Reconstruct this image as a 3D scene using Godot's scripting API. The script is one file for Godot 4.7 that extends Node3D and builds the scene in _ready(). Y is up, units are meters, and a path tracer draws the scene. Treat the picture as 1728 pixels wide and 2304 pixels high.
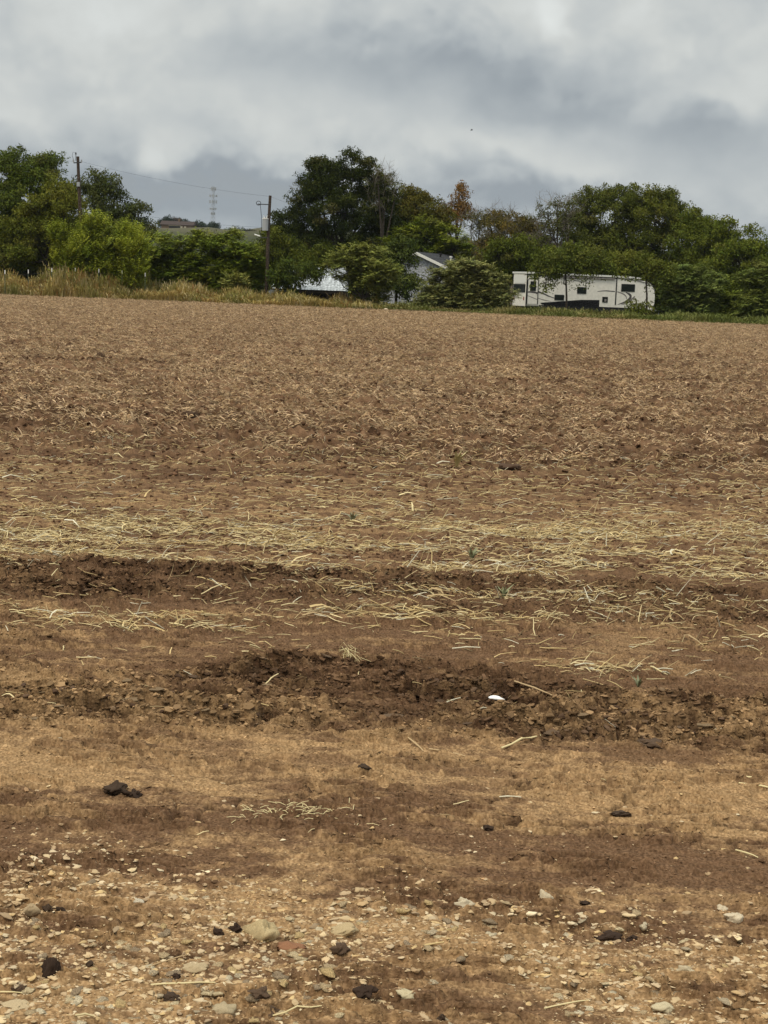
extends Node3D
# A ploughed, straw-littered field under low cloud; a line of trees, a house, a metal shed and a camper behind it.
# The camera stands at the origin and looks along -z. "d" is the distance into the field, d = -z.

var rng := RandomNumberGenerator.new()
var noises := {}

class Geo:                                          # collects triangles, commits one ArrayMesh
	var v := PackedVector3Array()
	var n := PackedVector3Array()
	var c := PackedColorArray()
	var tint := Color.WHITE
	func tri(p: Vector3, q: Vector3, r: Vector3, np: Vector3, nq: Vector3, nr: Vector3) -> void:
		if (q - p).cross(r - p).dot(np + nq + nr) > 0.0:
			v.append(p); v.append(r); v.append(q); n.append(np); n.append(nr); n.append(nq)
		else:
			v.append(p); v.append(q); v.append(r); n.append(np); n.append(nq); n.append(nr)
		for k in 3:
			c.append(tint)
	func quad(a: Vector3, b: Vector3, d: Vector3, e: Vector3, nn: Vector3) -> void:
		tri(a, b, d, nn, nn, nn)
		tri(a, d, e, nn, nn, nn)
	func flat(a: Vector3, b: Vector3, d: Vector3, away: Vector3) -> void:
		var nn := (b - a).cross(d - a).normalized()
		if nn.dot(away) < 0.0:
			nn = -nn
		tri(a, b, d, nn, nn, nn)
	func box(at: Vector3, size: Vector3, turn := Basis()) -> void:
		var h := size * 0.5
		for ax in 3:
			for s in [-1.0, 1.0]:
				var u := Vector3.ZERO; var w := Vector3.ZERO; var o := Vector3.ZERO
				o[ax] = h[ax] * s
				u[(ax + 1) % 3] = h[(ax + 1) % 3]
				w[(ax + 2) % 3] = h[(ax + 2) % 3]
				quad(at + turn * (o - u - w), at + turn * (o + u - w), at + turn * (o + u + w), at + turn * (o - u + w), turn * (o / h[ax]))
	func tube(pts: Array, rad: Array, sides := 6, cap := true) -> void:
		var rings := []
		for i in pts.size():
			var p: Vector3 = pts[i]
			var t: Vector3 = (pts[mini(i + 1, pts.size() - 1)] - pts[maxi(i - 1, 0)]).normalized()
			var ref := Vector3.RIGHT if absf(t.x) < 0.8 else Vector3.UP
			var a := t.cross(ref).normalized()
			var b := t.cross(a)
			var ring := []
			for k in sides:
				var w := TAU * k / sides
				ring.append([p + (a * cos(w) + b * sin(w)) * float(rad[i]), a * cos(w) + b * sin(w)])
			rings.append(ring)
		for i in pts.size() - 1:
			for k in sides:
				var a = rings[i][k]; var b = rings[i][(k + 1) % sides]
				var d = rings[i + 1][(k + 1) % sides]; var e = rings[i + 1][k]
				tri(a[0], b[0], d[0], a[1], b[1], d[1])
				tri(a[0], d[0], e[0], a[1], d[1], e[1])
		if cap:
			for end in [0, pts.size() - 1]:
				var t: Vector3 = (pts[end] - pts[1 if end == 0 else end - 1]).normalized()
				for k in range(1, sides - 1):
					tri(rings[end][0][0], rings[end][k][0], rings[end][k + 1][0], t, t, t)
	func strip(pts: Array, wid: Array, side: Vector3) -> void:      # a ribbon
		for i in pts.size() - 1:
			var a: Vector3 = pts[i]; var b: Vector3 = pts[i + 1]
			var nn := (b - a).cross(side).normalized()
			quad(a - side * wid[i], a + side * wid[i], b + side * wid[i + 1], b - side * wid[i + 1], nn)
	func prism(poly: PackedVector2Array, z0: float, z1: float) -> void:      # outline in xy, extruded along z
		var idx := Geometry2D.triangulate_polygon(poly)
		for k in range(0, idx.size(), 3):
			for z in [z0, z1]:
				var nn := Vector3(0, 0, signf(z - (z0 + z1) * 0.5))
				tri(Vector3(poly[idx[k]].x, poly[idx[k]].y, z), Vector3(poly[idx[k + 1]].x, poly[idx[k + 1]].y, z), Vector3(poly[idx[k + 2]].x, poly[idx[k + 2]].y, z), nn, nn, nn)
		var turn := 1.0 if Geometry2D.is_polygon_clockwise(poly) else -1.0
		for k in poly.size():
			var p := poly[k]; var q := poly[(k + 1) % poly.size()]
			var e := (q - p).normalized()
			quad(Vector3(p.x, p.y, z0), Vector3(q.x, q.y, z0), Vector3(q.x, q.y, z1), Vector3(p.x, p.y, z1), Vector3(-e.y, e.x, 0) * turn)
	func mesh() -> ArrayMesh:
		var a := []
		a.resize(Mesh.ARRAY_MAX)
		a[Mesh.ARRAY_VERTEX] = v
		a[Mesh.ARRAY_NORMAL] = n
		a[Mesh.ARRAY_COLOR] = c
		var m := ArrayMesh.new()
		m.add_surface_from_arrays(Mesh.PRIMITIVE_TRIANGLES, a)
		return m


# ---------------------------------------------------------------- naming and materials

func mat(c: Color, rough := 0.9, vertex := false, metal := 0.0) -> StandardMaterial3D:
	var m := StandardMaterial3D.new()
	m.albedo_color = Color(c.r, c.g, c.b).linear_to_srgb()
	m.roughness = rough
	m.metallic = metal
	m.vertex_color_use_as_albedo = vertex
	m.metallic_specular = 0.3
	return m

func leaf_mat(c := Color(1, 1, 1), glow := 0.45) -> StandardMaterial3D:
	var m := mat(c, 0.7, true)
	m.metallic_specular = 0.14
	m.backlight_enabled = true
	m.backlight = Color(glow, glow, glow * 0.6)
	return m

func noise_tex(freq: float, oct: int, side: int, a: Color, b: Color, seed_: int, kind := FastNoiseLite.TYPE_SIMPLEX_SMOOTH) -> NoiseTexture2D:
	var f := FastNoiseLite.new()
	f.noise_type = kind
	f.frequency = freq
	f.fractal_octaves = oct
	f.seed = seed_
	var t := NoiseTexture2D.new()
	t.width = side
	t.height = side
	t.seamless = true
	t.noise = f
	var g := Gradient.new()
	g.set_color(0, a)
	g.set_color(1, b)
	g.set_offset(0, 0.22)
	g.set_offset(1, 0.78)
	t.color_ramp = g
	return t

func fade(m: StandardMaterial3D, scale: float, lo := 0.72, freq := 0.03) -> StandardMaterial3D:      # weathering: an uneven tone over a surface
	m.albedo_texture = noise_tex(freq, 5, 256, Color(lo, lo, lo), Color(1, 1, 1), 91)
	m.uv1_triplanar = true
	m.uv1_scale = Vector3.ONE * scale
	return m

func tag(o: Node, label: String, category: String, group := "", kind := "") -> void:
	o.set_meta("label", label)
	o.set_meta("category", category)
	if group:
		o.set_meta("group", group)
	if kind:
		o.set_meta("kind", kind)

func numbered(called: String) -> String:
	if not has_node(called):
		return called
	var k := 1
	while has_node("%s_%03d" % [called, k]):
		k += 1
	return "%s_%03d" % [called, k]

var counts := {}
func quick(called: String) -> String:
	var k: int = counts.get(called, 0)
	counts[called] = k + 1
	return called if k == 0 else "%s_%03d" % [called, k]

func thing(called: String, label: String, category: String, at := Vector3.ZERO, turn := 0.0, group := "") -> Node3D:
	var o := Node3D.new()
	o.name = quick(called)
	o.position = at
	o.rotation.y = turn
	add_child(o)
	tag(o, label, category, group)
	return o

func part(called: String, mesh: Mesh, m: Material, parent: Node) -> MeshInstance3D:
	var o := MeshInstance3D.new()
	var k := 0
	var nm := called
	while parent.has_node(nm):
		k += 1
		nm = "%s_%03d" % [called, k]
	o.name = nm
	o.mesh = mesh
	o.material_override = m
	parent.add_child(o)
	return o

func bit(called: String, at: Vector3, size: Vector3, m: Material, parent: Node, turn := Basis()) -> MeshInstance3D:
	var g := Geo.new()
	g.box(at, size, turn)
	return part(called, g.mesh(), m, parent)

func multi(called: String, mesh: Mesh, m: Material, buf: PackedFloat32Array, parent: Node) -> MultiMeshInstance3D:
	var mm := MultiMesh.new()
	mm.transform_format = MultiMesh.TRANSFORM_3D
	mm.use_colors = true
	mm.mesh = mesh
	mm.instance_count = buf.size() / 16
	mm.buffer = buf
	var o := MultiMeshInstance3D.new()
	o.name = called
	o.multimesh = mm
	o.material_override = m
	parent.add_child(o, true)
	return o

func put(buf: PackedFloat32Array, b: Basis, p: Vector3, c: Color) -> void:
	buf.append_array(PackedFloat32Array([b.x.x, b.y.x, b.z.x, p.x, b.x.y, b.y.y, b.z.y, p.y, b.x.z, b.y.z, b.z.z, p.z, c.r, c.g, c.b, 1.0]))

func R(a := 0.0, b := 1.0) -> float:
	return rng.randf_range(a, b)

func ball() -> Vector3:
	while true:
		var p := Vector3(R(-1, 1), R(-1, 1), R(-1, 1))
		if p.length_squared() <= 1.0:
			return p
	return Vector3.ZERO

func dir3() -> Vector3:
	return (ball() + Vector3(0, 0.0001, 0)).normalized()

func make_noise(called: String, freq: float, oct: int, seed_: int, kind := FastNoiseLite.TYPE_SIMPLEX_SMOOTH) -> FastNoiseLite:
	var f := FastNoiseLite.new()
	f.noise_type = kind
	f.frequency = freq
	f.fractal_octaves = oct
	f.seed = seed_
	if oct <= 1:
		f.fractal_type = FastNoiseLite.FRACTAL_NONE
	noises[called] = f
	return f


# ---------------------------------------------------------------- sky: low broken cloud

# brighter and darker banks of cloud: azimuth and height in degrees, their half widths, how much
const BANKS := [
	[-11.5, 9.0, 4.6, 1.6, 0.07], [-14.0, 11.0, 2.8, 0.8, 0.08], [1.5, 8.3, 5.5, 1.1, -0.085], [6.8, 6.9, 4.4, 0.8, -0.06],
	[-2.8, 6.7, 3.4, 0.9, 0.05], [3.2, 5.6, 5.4, 0.75, 0.085], [6.8, 4.6, 2.8, 0.7, 0.09], [-8.1, 5.1, 1.3, 0.7, 0.035],
	[-4.3, 5.1, 1.5, 0.9, 0.035], [-9.2, 3.5, 4.2, 0.75, -0.15], [-4.6, 3.9, 1.0, 0.6, -0.09], [-5.4, 2.7, 3.6, 0.9, -0.09],
	[4.2, 3.5, 2.4, 0.8, -0.085], [14.2, 2.4, 1.8, 0.7, -0.13], [13.6, 3.8, 1.4, 0.8, 0.07], [6.1, 10.7, 0.7, 0.8, 0.10],
	[-15.0, 5.8, 2.6, 0.9, 0.045], [11.0, 5.9, 1.9, 0.9, -0.06], [10.5, 8.6, 2.6, 1.2, -0.03], [12.8, 7.6, 1.6, 0.6, 0.05]]

func sky_light(az: float, el: float, fine: bool) -> Color:
	var w: FastNoiseLite = noises.cloud
	var e := deg_to_rad(maxf(el, -1.0))
	var a := deg_to_rad(az)
	var sx := sin(a) * cos(e); var cz := cos(a) * cos(e)
	var far := 1.0 / (sin(e) + 0.16)                    # where that direction meets the sheet of cloud
	var wx := w.get_noise_3d(sx * 7.0, el * 0.13, cz * 7.0 + 40.0)
	var wz := w.get_noise_3d(sx * 7.0 + 60.0, el * 0.13, cz * 7.0)
	var big := w.get_noise_2d(sx * far * 0.8 + wx * 0.5, cz * far * 0.8 + wz * 0.5)
	var mid := w.get_noise_3d(sx * 4.0 + wx * 0.3, el * 0.11 + wz * 0.3, cz * 4.0)
	var base := 0.395 + 0.05 * smoothstep(2.0, 11.0, el) + 0.72 * smoothstep(11.0, 70.0, el)
	var rag := 0.0
	var l := base * (1.0 + 0.10 * big + 0.18 * mid)
	if fine:
		var s := w.get_noise_3d(sx * 13.0 + wx * 0.45, el * 0.36 + wz * 0.45, cz * 13.0)
		var s2 := w.get_noise_3d(sx * 34.0 + wz * 0.6, el * 0.85 + wx * 0.6, cz * 34.0 + 20.0)
		l *= 1.0 + 0.19 * s + 0.06 * s2
		rag = s * 0.9 + s2 * 0.35
	var u := az + wx * 2.0 + mid * 1.2
	var t := el + wz * 0.8 + mid * 0.6 + rag
	for b in BANKS:
		var q := pow((u - b[0]) / b[2], 2.0) + pow((t - b[1]) / b[3], 2.0)
		if q < 9.0:
			l += b[4] * (1.0 if b[4] > 0.0 else 1.55) * exp(-q)
	l -= 0.085 * (1.0 - smoothstep(0.5, 3.5, el))
	l = maxf(l, 0.2)
	var k := clampf((l - 0.24) / 0.24, 0.0, 1.0)
	return Color(l * lerpf(0.885, 0.97, k), l * lerpf(1.005, 1.01, k), l * lerpf(1.11, 0.99, k))

func make_sky() -> PanoramaSkyMaterial:
	make_noise("cloud", 1.0, 6, 12).fractal_gain = 0.52
	var low := Image.create(512, 256, false, Image.FORMAT_RGBF)
	for y in 256:
		var el := 90.0 - (y + 0.5) / 256.0 * 180.0
		for x in 512:
			low.set_pixel(x, y, sky_light(wrapf((x + 0.5) / 512.0 * 360.0, -180.0, 180.0), el, true) if el > -3.0 else Color(0.16, 0.13, 0.10))
	low.resize(4096, 2048, Image.INTERPOLATE_CUBIC)
	for y in range(850, 1030):
		var el := 90.0 - (y + 0.5) / 2048.0 * 180.0
		for x in range(-250, 250):
			low.set_pixel(posmod(x, 4096), y, sky_light((x + 0.5) / 4096.0 * 360.0, el, true))
	var m := PanoramaSkyMaterial.new()
	m.panorama = ImageTexture.create_from_image(low)
	return m


# ---------------------------------------------------------------- the ground

var hgt := 0.0
var col := Color.BLACK
var churned := 0.0

func edge_at(x: float) -> float:                       # where the soil of the field ends
	return 97.0 - 0.14 * clampf(x, -40.0, 60.0) + 0.8 * sin(x * 0.5) * sin(x * 0.13 + 1.0)

func smooth(a: float, b: float, x: float) -> float:
	return smoothstep(a, b, x)

func soil(x: float, d: float) -> void:                 # sets hgt, col and churned for a spot on the field
	var n1: float = noises.big.get_noise_2d(x, d)
	var st: float = noises.streak.get_noise_2d(x * 0.28, d)
	var md: float = noises.mid.get_noise_2d(x, d)
	var fi: float = noises.fine.get_noise_2d(x, d)
	var dd := d + n1 * 0.28 + md * 0.05
	var far := smooth(11.0, 14.5, dd)
	var h := n1 * 0.02 + st * 0.006 + fi * 0.003
	# the two strips that wheels tore open
	var hi := lerpf(5.25, 5.78, smooth(-1.0, -0.35, x)) - 0.25 * smooth(0.65, 0.95, x)
	var r1 := smooth(4.62, 4.86, dd) * (1.0 - smooth(hi - 0.12, hi + 0.06, dd))
	var i1 := 0.8 + 0.2 * smooth(-0.75, -0.2, x) * (1.0 - smooth(0.45, 1.0, x))
	var r2 := smooth(6.45, 6.75, dd) * (1.0 - smooth(7.35, 7.65, dd))
	var m := 0.0
	if d < 9.0:
		m = maxf(r1 * i1, r2 * (0.55 + 0.4 * smooth(0.25, -0.25, n1)))
		m *= clampf(0.85 + st * 1.3, 0.25, 1.2)
		if d > 5.2 and d < 6.5:                            # loose left-hand ridges beyond the first strip
			m = maxf(m, 0.32 * smooth(-0.45, -0.7, x) * smooth(-0.05, 0.15, st))
	churned = m
	var damp := 0.0
	var crack := 0.0
	if m > 0.02:
		var wx := x + md * 0.05
		var wd := d + fi * 0.02
		var cv: float = noises.slab.get_noise_2d(wx * 0.42, wd)
		var ce: float = noises.slabedge.get_noise_2d(wx * 0.42, wd)
		var c2: float = noises.chip.get_noise_2d(wx * 0.5, wd)
		var rg: float = 1.0 - absf(noises.ridge.get_noise_2d(x * 0.45, d)) * 2.2
		var tl: float = noises.patch.get_noise_2d(x * 5.0, d * 5.0)
		h += m * (cv * 0.016 + cv * tl * 0.034 + c2 * 0.009 + rg * 0.012 + fi * 0.005 + md * 0.009 - 0.010)
		var s4: float = noises.streak.get_noise_2d(x * 1.3 + md * 0.3, d * 6.0)
		h += m * (0.015 * smooth(0.0, 0.05, s4) + 0.011 * smooth(0.17, 0.21, s4) + 0.010 * smooth(-0.2, -0.16, s4) - 0.012)
		crack = m * 0.8 * smooth(0.02, 0.0, absf(s4 - 0.005)) 
		crack = maxf(crack, m * (1.0 - smooth(0.02, 0.14, ce + 1.0)))
		h -= crack * 0.035
		damp = m * clampf(0.74 + c2 * 0.25 - rg * 0.15 - cv * 0.35, 0.0, 1.0)  # mud set darker in low slabs, paler on raised slabs and ridges
		h += 0.02 * (smooth(hi - 0.02, hi + 0.08, dd) + smooth(4.86, 4.6, dd) * 0.5) * i1
	elif d < 7.0:
		# dried crust with fine cracks, and the fine ribs a tyre left
		var ce: float = noises.crust.get_noise_2d(x * 0.7 + md * 0.2, d + md * 0.1) + 1.0
		var patch := smooth(0.06, 0.28, noises.patch.get_noise_2d(x * 0.6, d))
		crack = (1.0 - smooth(0.012, 0.055, ce)) * patch
		h -= crack * 0.012
		var rib := pow(maxf(0.0, sin((d + 0.06 * x + n1 * 0.25 + md * 0.03) * TAU / 0.135)), 6.0)
		var where := smooth(-0.12, 0.2, noises.patch.get_noise_2d(x * 0.35 + 31.0, d)) * smooth(3.2, 3.5, d) * (1.0 - smooth(4.5, 4.8, d))
		h += rib * where * 0.015 * (0.6 + fi)
	if d > 7.4:
		var cl: float = noises.clod.get_noise_2d(x, d)
		h += (0.25 + 0.75 * far) * (md * 0.050 + fi * 0.022 + maxf(cl, 0.0) * 0.10) + far * 0.030 * sin((d + n1 * 0.8) * TAU / 0.76)
	if d < 7.5:                                            # tiny flaking ledges of the crust
		var s2a: float = noises.patch.get_noise_2d(x * 1.2 + 5.0, d * 2.5)
		var s3: float = noises.streak.get_noise_2d(x * 3.2, d * 11.0)
		h += (0.4 + 1.2 * smooth(-0.1, 0.3, s2a)) * (0.0075 * smooth(0.03, 0.07, s3) + 0.005 * smooth(0.16, 0.2, s3))
	hgt = h
	# soil colour; its tone also follows slabs, cracks and rows of the relief
	var s2: float = noises.streak.get_noise_2d(x * 1.1 + 20.0, d * 4.5)
	var dry := clampf(0.5 + st * 1.0 + s2 * 0.75 + md * 0.5 + n1 * 0.25 + fi * 0.35, 0.0, 1.0)
	var bias := 0.0
	if d < 5.2:
		var left := smooth(0.3, -0.7, x)
		var band := exp(-pow((d - (3.72 - 0.05 * x)) / 0.2, 2.0)) * smooth(-0.5, 0.5, x) * 1.2      # damp wheel track
		band += exp(-pow((d - (3.98 + 0.05 * x)) / 0.12, 2.0)) * smooth(0.55, -0.1, x) * 0.9
		bias = 0.10 + 0.30 * exp(-pow((d - 4.45) / 0.3, 2.0)) - band * 0.5 + 0.16 * smooth(3.35, 3.0, d) + 0.1 * left * smooth(4.1, 4.4, d)
	elif d < 6.6:
		bias = -0.42 + 0.42 * smooth(-0.2, -0.9, x) + 0.3 * smooth(5.5, 5.2, d)
	elif d < 14.0:
		bias = -0.40 + 0.2 * smooth(8.0, 10.0, d) - 0.1 * smooth(0.1, 0.3, n1)
	else:
		bias = -0.2
	dry = smooth(0.04, 1.08, dry + bias - 0.03)
	var c := Color(0.200, 0.118, 0.066).lerp(Color(0.445, 0.286, 0.146), dry)
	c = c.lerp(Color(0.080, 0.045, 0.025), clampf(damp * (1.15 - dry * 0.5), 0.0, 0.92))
	c = c.lerp(Color(0.05, 0.03, 0.02), crack * 0.55)  # shade inside cracks and ledge slits painted into the soil colour
	if d > 9.0:
		var f := Color(0.108, 0.061, 0.034).lerp(Color(0.285, 0.171, 0.097), clampf(0.42 + md * 0.6 + st * 0.4 + fi * 0.45 + noises.streak.get_noise_2d(x * 0.03, d * 0.45) * 1.0, 0.0, 1.0))
		f *= 0.86 + 0.22 * sin((d + n1 * 0.8) * TAU / 0.76) * (0.5 + noises.streak.get_noise_2d(x * 0.05, d * 0.8))  # soil tone lowered in row valleys and raised on crests
		c = c.lerp(f, smooth(9.5, 14.0, d))
	var g := 1.0 + fi * 0.3
	col = Color(c.r * g, c.g * g, c.b * g)

func sheet(rows: PackedFloat32Array, cols: int, out_cols: int) -> Array:
	var nr := rows.size()
	var nc := cols + out_cols * 2
	var v := PackedVector3Array(); var c := PackedColorArray(); var uv := PackedVector2Array(); var nn := PackedVector3Array(); var ix := PackedInt32Array()
	v.resize(nr * nc); c.resize(nr * nc); uv.resize(nr * nc); nn.resize(nr * nc); ix.resize((nr - 1) * (nc - 1) * 6)
	for j in nr:
		var d := rows[j]
		var half := 0.275 * d + 0.9
		for i in nc:
			var x: float
			if i < out_cols:
				x = -half - (150.0 - half) * pow((out_cols - i) / float(out_cols), 3.0)
			elif i >= cols + out_cols:
				x = half + (150.0 - half) * pow((i - cols - out_cols + 1) / float(out_cols), 3.0)
			else:
				x = lerpf(-half, half, (i - out_cols) / float(cols - 1))
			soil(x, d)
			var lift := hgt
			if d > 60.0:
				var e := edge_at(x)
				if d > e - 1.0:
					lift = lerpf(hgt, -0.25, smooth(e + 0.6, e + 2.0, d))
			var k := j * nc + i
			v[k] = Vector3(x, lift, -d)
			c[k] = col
			uv[k] = Vector2(x, d)
	var q := 0
	for j in nr:
		for i in nc:
			var k := j * nc + i
			var l := v[k - 1 if i > 0 else k]; var r := v[k + 1 if i < nc - 1 else k]
			var a := v[k - nc if j > 0 else k]; var b := v[k + nc if j < nr - 1 else k]
			nn[k] = (r - l).cross(b - a).normalized() * 1.0
			if nn[k].y < 0.0:
				nn[k] = -nn[k]
			if j < nr - 1 and i < nc - 1:
				ix[q] = k; ix[q + 1] = k + nc; ix[q + 2] = k + 1
				ix[q + 3] = k + 1; ix[q + 4] = k + nc; ix[q + 5] = k + nc + 1
				q += 6
	var arr := []
	arr.resize(Mesh.ARRAY_MAX)
	arr[Mesh.ARRAY_VERTEX] = v; arr[Mesh.ARRAY_NORMAL] = nn; arr[Mesh.ARRAY_COLOR] = c; arr[Mesh.ARRAY_TEX_UV] = uv; arr[Mesh.ARRAY_TEX_UV2] = uv; arr[Mesh.ARRAY_INDEX] = ix
	return arr

func make_field() -> void:
	make_noise("big", 0.42, 3, 1)
	make_noise("streak", 2.4, 4, 2)
	make_noise("mid", 2.6, 4, 3)
	make_noise("fine", 19.0, 3, 4)
	make_noise("ridge", 7.0, 3, 5)
	make_noise("patch", 1.1, 2, 6)
	make_noise("clod", 5.5, 2, 7)
	for k in [["slab", 9.0, FastNoiseLite.RETURN_CELL_VALUE, 8], ["slabedge", 9.0, FastNoiseLite.RETURN_DISTANCE2_SUB, 8], ["chip", 24.0, FastNoiseLite.RETURN_CELL_VALUE, 9], ["crust", 3.6, FastNoiseLite.RETURN_DISTANCE2_SUB, 10]]:
		var f := make_noise(k[0], k[1], 1, k[3], FastNoiseLite.TYPE_CELLULAR)
		f.cellular_return_type = k[2]
		f.cellular_jitter = 1.0
	var near := PackedFloat32Array()
	var d := 2.0
	while d < 13.4:
		near.append(d)
		d += clampf(d * d / 2188.0 * 0.72, 0.0036, 0.055) * (0.75 if d > 4.5 and d < 6.0 else 1.0)
	near.append(d)
	var rest := PackedFloat32Array()
	while d < 99.0 + 6.0:
		rest.append(d)
		d += clampf(d * 0.0042, 0.055, 0.15)
	rest.append(d)
	var back := PackedFloat32Array()
	for k in 14:
		back.append(lerpf(-40.0, 2.0, pow(k / 13.0, 0.35)))
	var mesh := ArrayMesh.new()
	mesh.add_surface_from_arrays(Mesh.PRIMITIVE_TRIANGLES, sheet(near, 720, 46))
	mesh.add_surface_from_arrays(Mesh.PRIMITIVE_TRIANGLES, sheet(rest, 330, 24))
	mesh.add_surface_from_arrays(Mesh.PRIMITIVE_TRIANGLES, sheet(back, 60, 8))
	var m := mat(Color(1, 1, 1), 0.97, true)
	m.metallic_specular = 0.18
	m.albedo_texture = noise_tex(0.055, 5, 1024, Color(0.66, 0.64, 0.62), Color(1, 1, 1), 21)
	m.uv1_triplanar = true
	m.uv1_world_triplanar = true
	m.uv1_scale = Vector3(1.45, 1.45, 1.45)
	m.heightmap_enabled = true
	m.heightmap_texture = noise_tex(0.028, 5, 1024, Color(0, 0, 0), Color(1, 1, 1), 22)
	m.heightmap_scale = 0.55
	var o := MeshInstance3D.new()
	o.name = "field"
	o.mesh = mesh
	o.material_override = m
	add_child(o)
	tag(o, "bare brown ploughed field running from the gravel to the treeline", "field", "", "structure")

func terrain(x: float, d: float) -> float:             # the land behind the field
	var n: float = noises.big.get_noise_2d(x * 0.04, d * 0.04)
	var e := edge_at(x)
	var h := -0.75 * smooth(e + 5.0, e + 11.0, d) * (1.0 - 0.55 * smooth(4.0, 9.0, x))
	h += 0.35 * smooth(-12.0, -20.0, x) * smooth(e - 0.5, e + 2.0, d) * (1.0 - smooth(e + 4.0, e + 9.0, d))
	h += 21.5 * smooth(150.0, 590.0, d) * (1.0 - 0.25 * smooth(-60.0, 300.0, x)) + 6.0 * smooth(590.0, 1300.0, d)
	h += n * 3.0 * smooth(160.0, 400.0, d)
	return h

func make_terrain() -> void:
	var g := PackedFloat32Array()
	var d := 95.0
	while d < 2400.0:
		g.append(d)
		d += maxf(0.7, (d - 88.0) * 0.05)
	var xs := PackedFloat32Array()
	for k in 121:
		var u := k / 60.0 - 1.0
		xs.append(40.0 * u + 1500.0 * pow(absf(u), 4.0) * signf(u))
	var nr := g.size(); var nc := xs.size()
	var v := PackedVector3Array(); var c := PackedColorArray(); var nn := PackedVector3Array(); var ix := PackedInt32Array(); var uv := PackedVector2Array()
	for j in nr:
		for i in nc:
			var e := edge_at(xs[i])
			var zd := g[j] if j > 4 else maxf(g[j], e - 0.2 + j * 0.5)
			zd = maxf(zd, e - 0.2 + minf(j, 12) * 0.35)
			v.append(Vector3(xs[i], terrain(xs[i], zd) - 0.02, -zd))
			nn.append(Vector3.UP)
			uv.append(Vector2(xs[i], zd) * 0.2)
			var n: float = noises.mid.get_noise_2d(xs[i] * 0.02, g[j] * 0.02)
			var near := 1.0 - smooth(115.0, 170.0, g[j])
			c.append(Color(0.14, 0.125, 0.065).lerp(Color(0.060, 0.070, 0.026), clampf(1.0 + n * 0.5 - 0.9 * smooth(400.0, 520.0, g[j]) * smooth(-20.0, -60.0, xs[i]) - near * 0.1, 0.0, 1.0)))
	for j in nr:
		for i in nc:
			var k := j * nc + i
			var l := v[k - 1 if i > 0 else k]; var r := v[k + 1 if i < nc - 1 else k]
			var a := v[k - nc if j > 0 else k]; var b := v[k + nc if j < nr - 1 else k]
			var w := (r - l).cross(b - a).normalized()
			nn[k] = w if w.y > 0 else -w
			if j < nr - 1 and i < nc - 1:
				ix.append_array(PackedInt32Array([k, k + nc, k + 1, k + 1, k + nc, k + nc + 1]))
	var arr := []
	arr.resize(Mesh.ARRAY_MAX)
	arr[Mesh.ARRAY_VERTEX] = v; arr[Mesh.ARRAY_NORMAL] = nn; arr[Mesh.ARRAY_COLOR] = c; arr[Mesh.ARRAY_TEX_UV] = uv; arr[Mesh.ARRAY_INDEX] = ix
	var mesh := ArrayMesh.new()
	mesh.add_surface_from_arrays(Mesh.PRIMITIVE_TRIANGLES, arr)
	var m := mat(Color(1, 1, 1), 1.0, true)
	m.albedo_texture = noise_tex(0.03, 5, 512, Color(0.6, 0.6, 0.6), Color(1, 1, 1), 23)
	var o := part("terrain", mesh, m, self)
	tag(o, "grassy land rising to a low hill behind the treeline", "terrain", "", "structure")


# ---------------------------------------------------------------- small shapes used many times

func lump(sub: int, seed_: int, flat: float, rough: float, angular: bool) -> ArrayMesh:      # a stone or clod, about 1 across
	var s := SphereMesh.new()
	s.radial_segments = 7 + sub * 3
	s.rings = 4 + sub
	s.radius = 0.5
	s.height = 1.0
	var f := FastNoiseLite.new()
	f.seed = seed_
	f.frequency = 1.3
	f.fractal_octaves = 3
	var a := s.get_mesh_arrays()
	var v: PackedVector3Array = a[Mesh.ARRAY_VERTEX]
	var cuts := []
	var r := RandomNumberGenerator.new()
	r.seed = seed_ * 77 + 5
	for k in (9 if angular else 4):
		cuts.append([Vector3(r.randf_range(-1, 1), r.randf_range(-0.6, 1), r.randf_range(-1, 1)).normalized(), r.randf_range(0.27, 0.42)])
	for k in v.size():
		var p := v[k]
		p += p.normalized() * f.get_noise_3d(p.x * 1.5, p.y * 1.5, p.z * 1.5) * rough
		p.x *= 1.0 + 0.3 * sin(seed_)
		for q in cuts:
			var over: float = p.dot(q[0]) - q[1]
			if over > 0.0:
				p -= q[0] * over * (0.95 if angular else 0.7)
		p += p.normalized() * (f.get_noise_3d(p.x * 6.0, p.y * 6.0 + 9.0, p.z * 6.0) * rough * 0.25 + (f.get_noise_3d(p.x * 16.0, p.y * 16.0, p.z * 16.0) * 0.05 if sub > 3 else 0.0))
		v[k] = Vector3(p.x, p.y * flat, p.z)
	a[Mesh.ARRAY_VERTEX] = v
	a[Mesh.ARRAY_TANGENT] = null
	var st := SurfaceTool.new()
	st.create_from_arrays(a)
	var ar := ArrayMesh.new()
	if angular:
		st.deindex()
		st.set_smooth_group(-1)
	st.generate_normals()
	st.commit(ar)
	return ar

func stalk(bend: float, seed_: int) -> ArrayMesh:                  # a straw 1 long lying along x
	var r := RandomNumberGenerator.new()
	r.seed = seed_
	var g := Geo.new()
	var pts := []; var rad := []
	for k in 5:
		var u := k / 4.0 - 0.5
		pts.append(Vector3(u, bend * (0.25 - u * u) + r.randf_range(-0.008, 0.008), r.randf_range(-0.02, 0.02) + bend * 0.8 * u * u))
		rad.append(0.017 - 0.005 * (u + 0.5) + (0.004 if k == 2 else 0.0))
	g.tube(pts, rad, 4)
	return g.mesh()

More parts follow.
